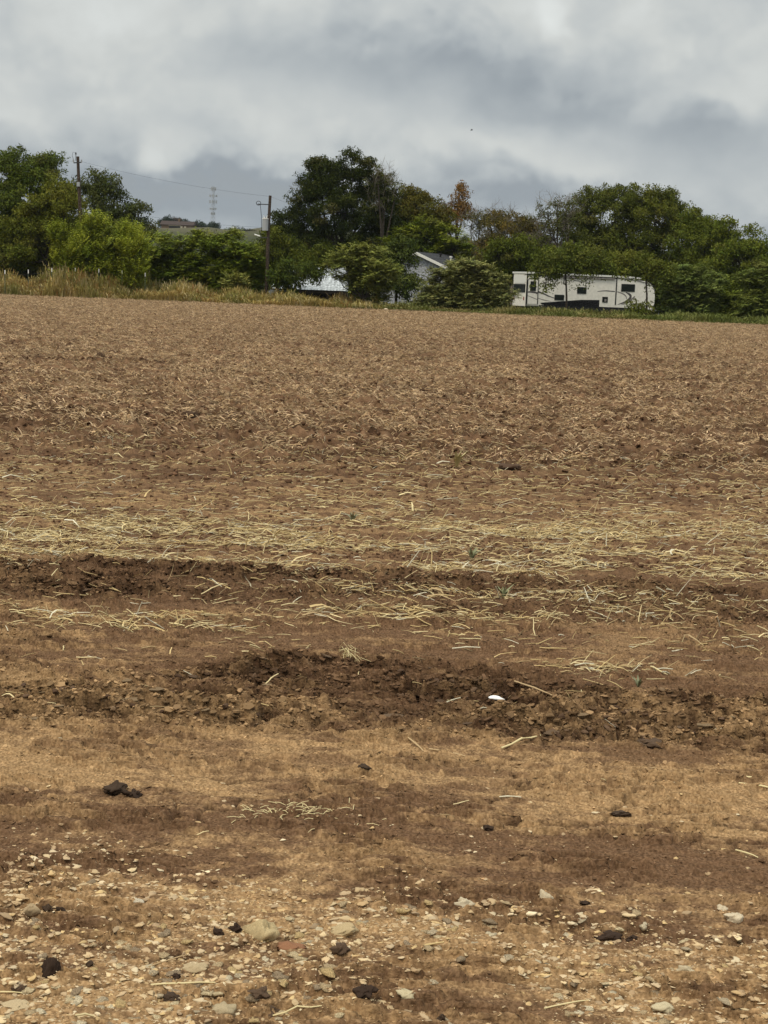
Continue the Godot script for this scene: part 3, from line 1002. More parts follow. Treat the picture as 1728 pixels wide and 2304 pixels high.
func make_camper() -> void:
	var gy := -0.4
	var root := thing("camper_trailer", "long cream white camper trailer with dark swoosh stripes parked behind the brush", "camper", Vector3(10.05, gy, -111.0), deg_to_rad(20.07))
	var fl := 0.95                                       # floor height over its ground
	var m_body := fade(mat(Color(0.90, 0.86, 0.77), 0.45), 0.4, 0.95)
	var m_pale := mat(Color(0.78, 0.77, 0.72), 0.4)
	var m_dec := mat(Color(0.10, 0.09, 0.09), 0.5)
	var m_dec2 := mat(Color(0.26, 0.235, 0.22), 0.5)
	var m_glass := mat(Color(0.018, 0.022, 0.02), 0.12)
	var wide := 2.45; var L := 11.0; var H := 2.42
	var prof := PackedVector2Array([Vector2(0, fl), Vector2(10.85, fl), Vector2(11.0, fl + 0.5), Vector2(11.02, fl + 1.1), Vector2(10.92, fl + 1.6), Vector2(10.65, fl + 1.98), Vector2(10.2, fl + 2.22), Vector2(9.6, fl + 2.36), Vector2(8.6, fl + H), Vector2(0, fl + H)])
	var g := Geo.new()
	g.prism(prof, 0.0, -wide)
	var body := part("body", g.mesh(), m_body, root)
	g = Geo.new()
	g.prism(PackedVector2Array([Vector2(-0.05, fl + H + 0.003), Vector2(8.6, fl + H + 0.003), Vector2(9.7, fl + 2.38), Vector2(9.7, fl + 2.46), Vector2(8.6, fl + H + 0.13), Vector2(-0.05, fl + H + 0.13)]), 0.06, -wide - 0.06)
	part("roof_cap", g.mesh(), m_pale, root)
	bit("roof_trim", Vector3(3.8, fl + 2.36, 0.025), Vector3(7.6, 0.075, 0.05), m_black, root)
	bit("awning_roll", Vector3(4.6, fl + 2.29, 0.06), Vector3(5.6, 0.09, 0.1), m_dec2, root)
	g = Geo.new()
	g.tube([Vector3(7.62, fl + 2.36, 0.03), Vector3(9.2, fl + 2.27, 0.03), Vector3(10.25, fl + 2.08, 0.03), Vector3(10.66, fl + 1.9, 0.03)], [0.022, 0.022, 0.022, 0.02], 5)
	part("roof_trim", g.mesh(), m_black, root)
	bit("corner_trim", Vector3(0.02, fl + 1.2, 0.012), Vector3(0.075, 2.4, 0.03), m_black, root)
	bit("corner_trim", Vector3(-0.012, fl + 1.2, -wide + 0.05), Vector3(0.03, 2.4, 0.09), m_black, root)
	bit("slide_seam", Vector3(7.6, fl + 1.33, 0.012), Vector3(0.085, 2.0, 0.03), m_black, root)
	bit("floor_trim", Vector3(5.4, fl + 0.03, 0.01), Vector3(10.7, 0.06, 0.025), m_black, root)
	bit("floor_trim", Vector3(10.15, fl + 0.32, 0.01), Vector3(1.6, 0.035, 0.024), m_black, root)
	# the entry door
	var door := bit("door", Vector3(0.52, fl + 1.12, 0.014), Vector3(0.86, 1.92, 0.028), m_body, root)
	g = Geo.new()
	g.tube([Vector3(0.08, fl + 0.16, 0.03), Vector3(0.08, fl + 1.95, 0.03), Vector3(0.18, fl + 2.08, 0.03), Vector3(0.86, fl + 2.08, 0.03), Vector3(0.96, fl + 1.95, 0.03), Vector3(0.96, fl + 0.16, 0.03)], [0.032, 0.032, 0.032, 0.032, 0.032, 0.032], 5)
	part("door_frame", g.mesh(), m_black, root)
	bit("window", Vector3(0.54, fl + 1.5, 0.032), Vector3(0.48, 0.72, 0.02), m_glass, door)
	bit("handle", Vector3(0.87, fl + 1.0, 0.035), Vector3(0.06, 0.14, 0.03), m_black, door)
	for w in [[2.78, 0.73, 0.8, 0.42, 0.0], [4.65, 1.33, 0.78, 0.5, 0.0], [6.68, 0.7, 0.46, 0.42, 1.0], [8.62, 1.66, 1.18, 0.58, 0.0]]:
		var fr := bit("window", Vector3(w[0], fl + w[1], 0.014), Vector3(w[2], w[3], 0.03), m_black, root)
		bit("pane", Vector3(w[0], fl + w[1], 0.031), Vector3(w[2] - 0.1, w[3] - 0.1, 0.006), m_glass, fr)
		if w[4] > 0.0:
			bit("vent_cover", Vector3(w[0] + 0.03, fl + w[1] - 0.05, 0.038), Vector3(0.17, 0.2, 0.014), m_dec2, fr)
	# stripes printed on the side
	var z := 0.006
	decal([Vector2(1.0, 1.10), Vector2(1.5, 0.95), Vector2(1.9, 0.80), Vector2(2.4, 0.66)], [0.13, 0.10, 0.05], z, m_dec, body)
	decal([Vector2(1.0, 0.62), Vector2(1.5, 0.5), Vector2(2.1, 0.42)], [0.05, 0.06, 0.02], z, m_dec2, body)
	decal([Vector2(6.0, 1.30), Vector2(6.7, 1.37), Vector2(7.5, 1.34)], [0.04, 0.08, 0.07], z, m_dec, body)
	decal([Vector2(7.7, 1.33), Vector2(8.2, 1.2), Vector2(8.5, 1.0), Vector2(8.53, 0.8)], [0.08, 0.09, 0.10, 0.05], z, m_dec2, body)
	decal([Vector2(8.45, 1.32), Vector2(8.85, 1.12), Vector2(8.86, 0.88), Vector2(8.45, 0.58), Vector2(7.8, 0.36)], [0.05, 0.2, 0.19, 0.11, 0.02], z + 0.003, m_dec, body)
	decal([Vector2(9.25, 1.04), Vector2(8.98, 0.78), Vector2(8.55, 0.5), Vector2(8.1, 0.36)], [0.10, 0.15, 0.09, 0.02], z + 0.006, m_dec2, body)
	for ch in body.get_children():
		ch.position.y = fl
	decal([Vector2(0.12, 1.05), Vector2(0.5, 1.06), Vector2(0.92, 1.0)], [0.09, 0.13, 0.12], 0.032, m_dec, door)
	decal([Vector2(0.12, 0.78), Vector2(0.5, 0.66), Vector2(0.92, 0.52)], [0.03, 0.06, 0.05], 0.032, m_dec2, door)
	for ch in door.get_children():
		if str(ch.name).begins_with("stripe"):
			ch.position.y = fl
	# the rear end
	var rg := Geo.new()
	rg.prism(PackedVector2Array([Vector2(0.15, 2.3), Vector2(0.15, 1.8), Vector2(0.4, 1.68), Vector2(2.05, 1.68), Vector2(2.3, 1.8), Vector2(2.3, 2.3)]), 0.004, 0.02)
	var rp := part("rear_cap", rg.mesh(), m_pale, root)
	rp.rotation.y = -PI / 2
	rp.position = Vector3(0, fl, -wide)
	var rw := bit("rear_window", Vector3(-0.012, fl + 1.32, -wide / 2), Vector3(0.024, 0.62, 2.1), m_black, root)
	bit("pane", Vector3(-0.026, fl + 1.32, -wide / 2), Vector3(0.006, 0.52, 1.95), m_glass, rw)
	for s in [0.35, 2.1]:
		var tl := bit("tail_light", Vector3(-0.02, fl + 0.55, -s), Vector3(0.03, 0.24, 0.12), mat(Color(0.25, 0.02, 0.015), 0.3), root)
	# running gear
	bit("frame_rail", Vector3(5.4, fl - 0.12, -1.2), Vector3(10.6, 0.18, 1.7), m_black, root)
	for x in [4.4, 5.4]:
		for zz in [-0.2, -2.25]:
			g = Geo.new()
			g.tube([Vector3(x, 0.38, zz - 0.11), Vector3(x, 0.38, zz + 0.11)], [0.38, 0.38], 18)
			var wh := part("wheel", g.mesh(), m_black, root)
			g = Geo.new()
			g.tube([Vector3(x, 0.38, zz - 0.115), Vector3(x, 0.38, zz + 0.115)], [0.2, 0.2], 14)
			part("rim", g.mesh(), m_grey, wh)

func make_trailer() -> void:
	var root := thing("flatbed_trailer", "dark grey low flatbed trailer with a raised ramp in front of the camper", "trailer", Vector3(14.6, -0.4, -107.0), deg_to_rad(4.0))
	var m1 := fade(mat(Color(0.085, 0.083, 0.088), 0.8), 0.9, 0.6)
	var m2 := fade(mat(Color(0.055, 0.053, 0.058), 0.8), 0.9, 0.6)
	bit("side_board", Vector3(0.2, 0.92, 0), Vector3(7.6, 0.36, 0.06), m1, root)
	bit("side_board", Vector3(0.2, 0.52, 0.005), Vector3(7.6, 0.40, 0.06), m2, root)
	bit("deck", Vector3(0.2, 0.62, -1.1), Vector3(7.6, 0.08, 2.1), m2, root)
	bit("side_board", Vector3(0.2, 0.75, -2.15), Vector3(7.6, 0.7, 0.06), m1, root)
	var g := Geo.new()
	g.prism(PackedVector2Array([Vector2(-3.75, 1.13), Vector2(0.45, 1.13), Vector2(0.45, 1.62), Vector2(-0.9, 1.58), Vector2(-3.9, 1.26)]), -0.12, -0.06)
	part("ramp", g.mesh(), m2, root)
	g = Geo.new()
	g.prism(PackedVector2Array([Vector2(0.95, 0.35), Vector2(2.15, 0.35), Vector2(1.5, 1.06)]), 0.10, 0.16)
	part("jack_stand", g.mesh(), mat(Color(0.02, 0.018, 0.016), 0.9), root)
	for x in [-0.6, 0.3]:
		g = Geo.new()
		g.tube([Vector3(x, 0.3, -0.35), Vector3(x, 0.3, -0.15)], [0.3, 0.3], 14)
		part("wheel", g.mesh(), m_black, root)
	bit("rail_cap", Vector3(0.2, 1.115, 0), Vector3(7.64, 0.035, 0.1), mat(Color(0.03, 0.03, 0.03), 0.6), root)
	var f := thing("pipe_fence", "low dark pipe rail fence in the shade right of the camper", "fence", Vector3(21.2, -0.35, -108.2))
	var m_pipe := mat(Color(0.20, 0.22, 0.23), 0.5, false, 0.3)
	for k in 4:
		g = Geo.new()
		g.tube([Vector3(-1.6 + k * 1.6, -0.2, 0), Vector3(-1.6 + k * 1.6, 0.98, 0)], [0.05, 0.05], 8)
		part("post", g.mesh(), m_pipe, f)
	for y in [0.55, 0.95]:
		g = Geo.new()
		g.tube([Vector3(-1.9, y, 0), Vector3(3.7, y - 0.03, 0)], [0.045, 0.045], 8)
		part("rail", g.mesh(), m_pipe, f)
	var mk := thing("marker_post", "small orange marker post standing in the grass near the right edge", "marker post", Vector3(25.4, terrain(25.4, 104.5), -104.5))
	g = Geo.new()
	g.tube([Vector3(0, 0, 0), Vector3(0, 0.75, 0), Vector3(0, 0.8, 0)], [0.05, 0.05, 0.03], 8)
	part("stake", g.mesh(), mat(Color(0.3, 0.25, 0.2), 0.8), mk)
	g = Geo.new()
	g.tube([Vector3(0, 0.8, 0), Vector3(0, 1.25, 0), Vector3(0, 1.3, 0)], [0.085, 0.085, 0.05], 8)
	part("orange_tip", g.mesh(), mat(Color(0.55, 0.12, 0.05), 0.6), mk)

func make_hill() -> void:
	var m_wall := mat(Color(0.17, 0.115, 0.075), 0.9)
	var m_roof := fade(mat(Color(0.085, 0.062, 0.055), 0.95), 0.6)
	var m_dark := mat(Color(0.03, 0.028, 0.03), 0.8)
	var y := 21.6
	var h := thing("ranch_house", "low brown roofed ranch house on the far hill", "house", Vector3(-87.5, y - 0.9, -600.0), deg_to_rad(-4.0))
	bit("wall", Vector3(0, 1.3, 0), Vector3(12.6, 2.6, 6.0), m_wall, h)
	var g := Geo.new()
	g.prism(PackedVector2Array([Vector2(-3.6, 2.62), Vector2(3.6, 2.62), Vector2(0, 4.25)]), -6.9, 6.9)
	var r := part("roof", g.mesh(), m_roof, h)
	r.rotation.y = PI / 2
	bit("chimney", Vector3(0.3, 4.5, 0.2), Vector3(0.7, 1.3, 0.7), m_wall, h)
	bit("porch", Vector3(-0.8, 1.25, 3.02), Vector3(4.6, 1.9, 0.04), m_dark, h)
	bit("porch_beam", Vector3(-0.8, 2.35, 3.05), Vector3(5.0, 0.28, 0.1), mat(Color(0.55, 0.48, 0.34), 0.8), h)
	for x in [1.9, 3.4]:
		bit("porch_column", Vector3(x, 1.2, 3.06), Vector3(0.8, 2.1, 0.1), mat(Color(0.62, 0.56, 0.42), 0.8), h)
	var b := thing("long_building", "long low building with a dark wall and pale roof edge beside the transformer pole", "building", Vector3(-40.5, 17.0, -500.0), deg_to_rad(3.0))
	bit("wall", Vector3(0, 1.1, 0), Vector3(9.0, 2.3, 5.0), m_dark, b)
	bit("base_wall", Vector3(0, -0.25, 2.55), Vector3(8.4, 0.7, 0.2), mat(Color(0.42, 0.38, 0.28), 0.9), b)
	bit("roof", Vector3(0, 2.34, 0), Vector3(9.6, 0.16, 5.6), mat(Color(0.5, 0.52, 0.55), 0.5), b)
	for k in 4:
		bit("window", Vector3(-2.7 + k * 1.8, 1.25, 2.51), Vector3(0.75, 0.7, 0.04), mat(Color(0.3, 0.31, 0.33), 0.3), b)
	var w := thing("white_hut", "tiny white hut on the skyline between the far trees", "hut", Vector3(-56.0, 18.9, -520.0), 0.3)
	bit("wall", Vector3(0, 0.6, 0), Vector3(1.5, 1.2, 1.3), m_white, w)
	g = Geo.new()
	g.prism(PackedVector2Array([Vector2(-0.85, 1.2), Vector2(0.85, 1.2), Vector2(0, 1.8)]), -0.75, 0.75)
	part("roof", g.mesh(), m_white, w)
	# the cell tower
	var tw := thing("cell_tower", "pale lattice cell tower with white antenna panels on the far hill", "cell tower", Vector3(-85.9, 21.0, -700.0))
	var m_steel := mat(Color(0.40, 0.42, 0.44), 0.5, false, 0.3)
	var top := 24.4
	g = Geo.new()
	for k in 3:
		var a := TAU * k / 3.0 + 0.3
		g.tube([Vector3(cos(a) * 1.5, 0, sin(a) * 1.5), Vector3(cos(a) * 0.55, top, sin(a) * 0.55)], [0.05, 0.035], 5)
	part("tower_legs", g.mesh(), m_steel, tw)
	g = Geo.new()
	for k in 3:
		var a := TAU * k / 3.0 + 0.3
		var b2 := TAU * (k + 1) / 3.0 + 0.3
		for s in 12:
			var u0 := s / 12.0; var u1 := (s + 1) / 12.0
			var r0 := lerpf(1.5, 0.55, u0); var r1 := lerpf(1.5, 0.55, u1)
			g.tube([Vector3(cos(a) * r0, top * u0, sin(a) * r0), Vector3(cos(b2) * r1, top * u1, sin(b2) * r1)], [0.05, 0.05], 4, false)
			g.tube([Vector3(cos(a) * r1, top * u1, sin(a) * r1), Vector3(cos(b2) * r1, top * u1, sin(b2) * r1)], [0.045, 0.045], 4, false)
	part("bracing", g.mesh(), m_steel, tw)
	for q in [[23.4, 0.9, 1.5], [20.2, 1.5, 1.0], [17.4, 1.5, 1.4], [14.2, 1.3, 0.9], [12.0, 0.7, 1.0]]:
		for k in 4:
			var a: float = TAU * k / 4.0 + q[0]
			bit("antenna", Vector3(cos(a) * q[1], q[0], sin(a) * q[1]), Vector3(0.7, q[2], 0.5), m_grey, tw, Basis(Vector3.UP, a))
		var ring := Geo.new()
		ring.tube([Vector3(-q[1], q[0], 0), Vector3(q[1], q[0], 0)], [0.07, 0.07], 5)
		ring.tube([Vector3(0, q[0], -q[1]), Vector3(0, q[0], q[1])], [0.07, 0.07], 5)
		part("mount_arm", ring.mesh(), m_steel, tw)
	# a bird against the cloud
	var bd := thing("bird", "tiny dark bird flying under the clouds above the treeline", "bird", Vector3(9.7, 22.7, -200.0))
	g = Geo.new()
	g.tube([Vector3(-0.16, 0, 0), Vector3(-0.08, 0.01, 0), Vector3(0.05, 0.02, 0), Vector3(0.14, 0.03, 0), Vector3(0.2, 0.03, 0)], [0.02, 0.05, 0.055, 0.035, 0.008], 7)
	part("body", g.mesh(), m_black, bd)
	for s in [-1.0, 1.0]:
		g = Geo.new()
		g.strip([Vector3(0.03, 0.03, 0.04 * s), Vector3(0.05, 0.13, 0.2 * s), Vector3(-0.05, 0.1, 0.42 * s)], [0.07, 0.055, 0.01], Vector3(1, 0, 0))
		part("wing", g.mesh(), m_black, bd)


# ---------------------------------------------------------------- what lies on the ground

const MARKS := [
	[-0.68, 2.97, "the biggest dark clod"], [-0.25, 3.21, "the largest tan stone"], [-0.63, 3.14, "the flat pale grey stone"], [-0.38, 3.03, "the wide tan slab"], [-0.40, 2.95, "the longest pale straw"],
	[0.24, 3.41, "the chunky white stone"], [0.44, 3.45, "the upright white stone"], [0.90, 3.39, "the white slanting stone"], [0.0, 2.90, "the bottom centre dark clod"], [0.57, 3.26, "the long black clod"],
	[-0.06, 3.23, "the low flat tan stone"], [-0.21, 2.86, "the two brown clods"], [0.63, 2.91, "the lower right cream stone"], [-0.76, 4.11, "the lump of turned soil"], [0.33, 3.96, "the small black clod"],
	[-0.75, 3.30, "the far left dark clods"], [-0.72, 2.82, "the bottom left grey stone"], [0.73, 4.10, "the broken dark clods"], [0.93, 4.77, "the rounded brown clod"], [-0.22, 4.0, "the dry grass mat"],
	[-0.13, 5.78, "the draped straw bunch"], [0.44, 5.28, "the white scrap"], [1.01, 5.49, "the grey green weed"], [0.6, 5.38, "the brown stick"], [0.45, 4.73, "the thick tan stalk"], [-0.03, 4.37, "the mid dirt clod"],
	[1.2, 4.45, "the long right edge stalk"], [-1.1, 6.28, "the left straw patch"], [0.25, 6.5, "the middle straw patch"], [0.92, 5.72, "the right straw patch"], [0.6, 7.0, "the strip weed"], [0.5, 8.05, "the straw band weed"],
	[-1.2, 5.0, "the left end of the torn strip"], [-0.6, 5.1, "the left part of the torn strip"], [0.0, 5.2, "the middle of the torn strip"], [1.3, 5.2, "the right end of the torn strip"], [0.38, 2.90, "the bottom right thin straw"]]
var said_before := {}

func where(what: String, x: float, d: float, size: float) -> String:      # says which one it is by the nearest thing one can find
	var order := range(MARKS.size())
	var dist := func(k: int) -> float: return Vector2(x - MARKS[k][0], d - MARKS[k][1]).length()
	order.sort_custom(func(p, q): return dist.call(p) < dist.call(q))
	for near in 12:
		var m: Array = MARKS[order[near]]
		var v := Vector2(x - m[0], d - m[1])
		var side := ("right of " if v.x > 0.0 else "left of ") if absf(v.x) > absf(v.y) else ("beyond " if v.y > 0.0 else "in front of ")
		var gap := "just " if v.length() < 0.12 else "" if v.length() < 0.4 else "well "
		for big in ["", "small ", "smaller "] if size < 0.5 else ["", "large ", "larger "]:
			var text: String = big + what + " " + gap + side + m[2]
			if not said_before.has(text):
				said_before[text] = true
				return text
	return what + " on the near ground"

func slope_basis(x: float, d: float) -> Basis:
	soil(x + 0.02, d); var hx := hgt
	soil(x, d + 0.02); var hd := hgt
	soil(x, d)
	var n := Vector3(-(hx - hgt) / 0.02, 1.0, (hd - hgt) / 0.02).normalized()
	n = n.lerp(Vector3.UP, 0.4).normalized()
	return Basis(Quaternion(Vector3.UP, n))

func straw_amount(x: float, d: float) -> float:        # straws per square metre
	var n: float = noises.streak.get_noise_2d(x * 0.22 + 50.0, d * 1.1)
	var m: float = noises.mid.get_noise_2d(x * 0.5 + 9.0, d)
	var s := 3.0
	if d > 4.9: s = 12.0
	if d > 5.75: s = 22.0
	if d > 6.4: s = 46.0 + 120.0 * maxf(n, 0.0) + 60.0 * smooth(-0.2, 0.6, x)
	s *= clampf(0.8 + 2.5 * m, 0.1, 2.2)
	for p in [[-1.05, 6.25, 0.40, 0.10, 640.0], [0.22, 6.5, 0.5, 0.12, 640.0], [0.92, 5.72, 0.2, 0.09, 600.0], [1.55, 6.2, 0.3, 0.14, 240.0], [-1.65, 6.35, 0.25, 0.09, 480.0], [0.15, 7.05, 0.45, 0.16, 560.0], [0.95, 7.0, 0.7, 0.14, 300.0], [0.55, 6.2, 0.4, 0.06, 160.0], [-0.5, 6.45, 0.3, 0.06, 160.0]]:
		s += p[4] * exp(-pow((x - p[0]) / p[2], 2.0) - pow((d - p[1]) / p[3], 2.0))
	if d > 7.3:
		var e := d - 0.12 * x + m * 0.5
		s += 560.0 * smooth(7.5, 7.95, e) * (1.0 - smooth(8.6, 9.9, e)) * clampf(0.55 + 2.6 * n + m, 0.05, 1.6)
		s += 95.0 * smooth(8.8, 9.8, e) * clampf(0.6 + 2.4 * n + 1.2 * m, 0.12, 2.5)
	if d > 4.9: s *= 2.5 - 1.2 * smooth(9.0, 11.0, d)
	return s

func straw_color() -> Color:
	var k := rng.randf()
	var c := Color(0.56, 0.42, 0.20)
	if k < 0.3: c = Color(0.68, 0.56, 0.31)
	elif k < 0.5: c = Color(0.40, 0.29, 0.15)
	elif k < 0.58: c = Color(0.62, 0.57, 0.42)
	elif k < 0.64: c = Color(0.27, 0.20, 0.11)
	return c * R(0.72, 1.18)

func make_straw() -> void:
	var m := mat(Color(1, 1, 1), 0.7, true)
	m.backlight_enabled = true
	m.backlight = Color(0.25, 0.25, 0.2)
	var kinds := [stalk(0.03, 1), stalk(0.10, 2), stalk(-0.04, 3), blade(0.5, 4), blade(0.9, 5), blade(0.15, 6)]
	var found := []
	# near the camera every straw is laid one by one
	for band in [[2.3, 4.9], [4.9, 6.4], [6.4, 7.4], [7.4, 10.0], [10.0, 14.0]]:
		var top: float = {2.3: 16.0, 4.9: 1300.0, 6.4: 1300.0, 7.4: 2900.0, 10.0: 620.0}[band[0]]
		var area: float = (band[1] - band[0]) * (0.6 * band[1] + 2.8)
		for k in int(area * top):
			var d := R(band[0], band[1])
			var half := 0.285 * d + 1.4
			var x := R(-0.3 * band[1] - 1.4, 0.3 * band[1] + 1.4)
			if absf(x) > half or R() * top > straw_amount(x, d):
				continue
			var l := (R(0.02, 0.085) if R() < 0.85 else R(0.08, 0.16)) * (0.7 if d < 4.9 else 1.0)
			found.append([l / d, x, d, l])
	found.sort_custom(func(a, b): return a[0] > b[0])
	var bufs := []
	for k in kinds.size():
		bufs.append(PackedFloat32Array())
	var tones := [mat(Color(0.66, 0.54, 0.30), 0.7), mat(Color(0.54, 0.40, 0.19), 0.75), mat(Color(0.40, 0.29, 0.15), 0.8), mat(Color(0.62, 0.57, 0.42), 0.7)]
	var said := ["pale yellow straw", "tan straw", "dull brown straw", "bleached straw"]
	var kept := 0
	for f in found:
		var x: float = f[1]; var d: float = f[2]; var l: float = f[3]
		var b := slope_basis(x, d)
		var yaw := R(-0.7, 0.7) if R() < 0.65 else R(0, TAU)
		var pitch := R(-0.12, 0.22)
		if R() < 0.10 and d > 5.0:
			pitch = R(0.4, 1.2)
		var up := 0.012 + (absf(sin(pitch)) * l * 0.42)
		var thick := clampf(0.0017 / (0.015 * l), 0.4, 4.0) * R(0.6, 1.7)
		var which := rng.randi() % kinds.size()
		if d < 4.9 or R() < 0.55: which = rng.randi() % 3
		if which > 2: thick = R(0.6, 1.3)
		var bb := b * Basis(Vector3.UP, yaw) * Basis(Vector3.BACK, pitch) * Basis.from_scale(Vector3(l, l * thick, l * thick))
		var p := Vector3(x, hgt + up * R(0.3, 0.75), -d)
		if kept < 300 and absf(x) < 0.262 * d:
			kept += 1
			var t := rng.randi() % 4
			var o := MeshInstance3D.new()
			o.name = quick("straw")
			o.mesh = kinds[which]
			o.material_override = tones[t]
			o.transform = Transform3D(bb, p)
			add_child(o)
			tag(o, where(said[t], x, d, 1.0 - kept / 300.0), "straw", "loose straws on the near soil")
		else:
			put(bufs[which], bb, p, straw_color())
	var root := thing("straw_litter", "countless broken straws scattered in bands over the nearer half of the field", "straw")
	root.set_meta("kind", "stuff")
	for k in kinds.size():
		multi("straws", kinds[k], m, bufs[k], root).set_meta("kind", "stuff")
	# farther off it lies in little heaps of seven or so
	var heaps := []
	for k in 4:
		heaps.append([litter(100 + k, 8, 0.07, 0.22), PackedFloat32Array()])
	var d := 12.0
	while d < 98.0:
		var step := maxf(0.12, d * 0.0065)
		var half := 0.29 * d + 2.2
		var per := 155.0 if d < 30.0 else 115.0
		var n := int(step * half * 2.0 * per * smooth(11.5, 15.0, d) + R())
		for k in n:
			var x := R(-half, half); var dd := d + R(0, step)
			if dd > edge_at(x) - 0.3:
				continue
			var s: float = 1.25 * noises.streak.get_noise_2d(x * 0.04, dd * 0.5) + 0.6 * noises.mid.get_noise_2d(x * 0.6, dd * 0.6)
			var row := 0.5 + 0.5 * sin((dd + noises.big.get_noise_2d(x, dd) * 0.8) * TAU / 0.76)
			if R() > clampf(0.36 + s * 1.5 + (row - 0.5) * 1.2, 0.02, 1.0):
				continue
			var lie := slope_basis(x, dd)
			var sc := R(0.8, 1.3) * (1.0 + 0.25 * smooth(30.0, 90.0, dd))
			put(heaps[rng.randi() % 4][1], lie * Basis(Vector3.UP, R(-0.5, 0.5) + (PI if R() < 0.5 else 0.0)) * Basis.from_scale(Vector3(sc * 1.2, sc, sc)), Vector3(x, hgt - 0.004, -dd), Color(0.60, 0.43, 0.255) * R(0.42, 1.35))
		d += step
	var far := thing("crop_residue", "shredded dry stalks and leaves covering the far part of the field", "crop residue")
	far.set_meta("kind", "stuff")
	for h in heaps:
		multi("stalk_heaps", h[0], m, h[1], far).set_meta("kind", "stuff")

func gravel_amount(x: float, d: float) -> float:
	var n: float = noises.mid.get_noise_2d(x * 1.2 + 4.0, d * 1.4)
	var big: float = noises.big.get_noise_2d(x * 2.2 + 14.0, d * 2.2)
	var line := 3.62 - 0.20 * (x + 0.5)
	var s := smooth(line + 0.12, line - 0.18, d + n * 0.3)
	s *= clampf(0.62 + 1.6 * big + 1.2 * n + 0.55 * smooth(0.2, -0.5, x), 0.10, 1.3)
	return maxf(s, 0.035 * smooth(4.6, 3.9, d))

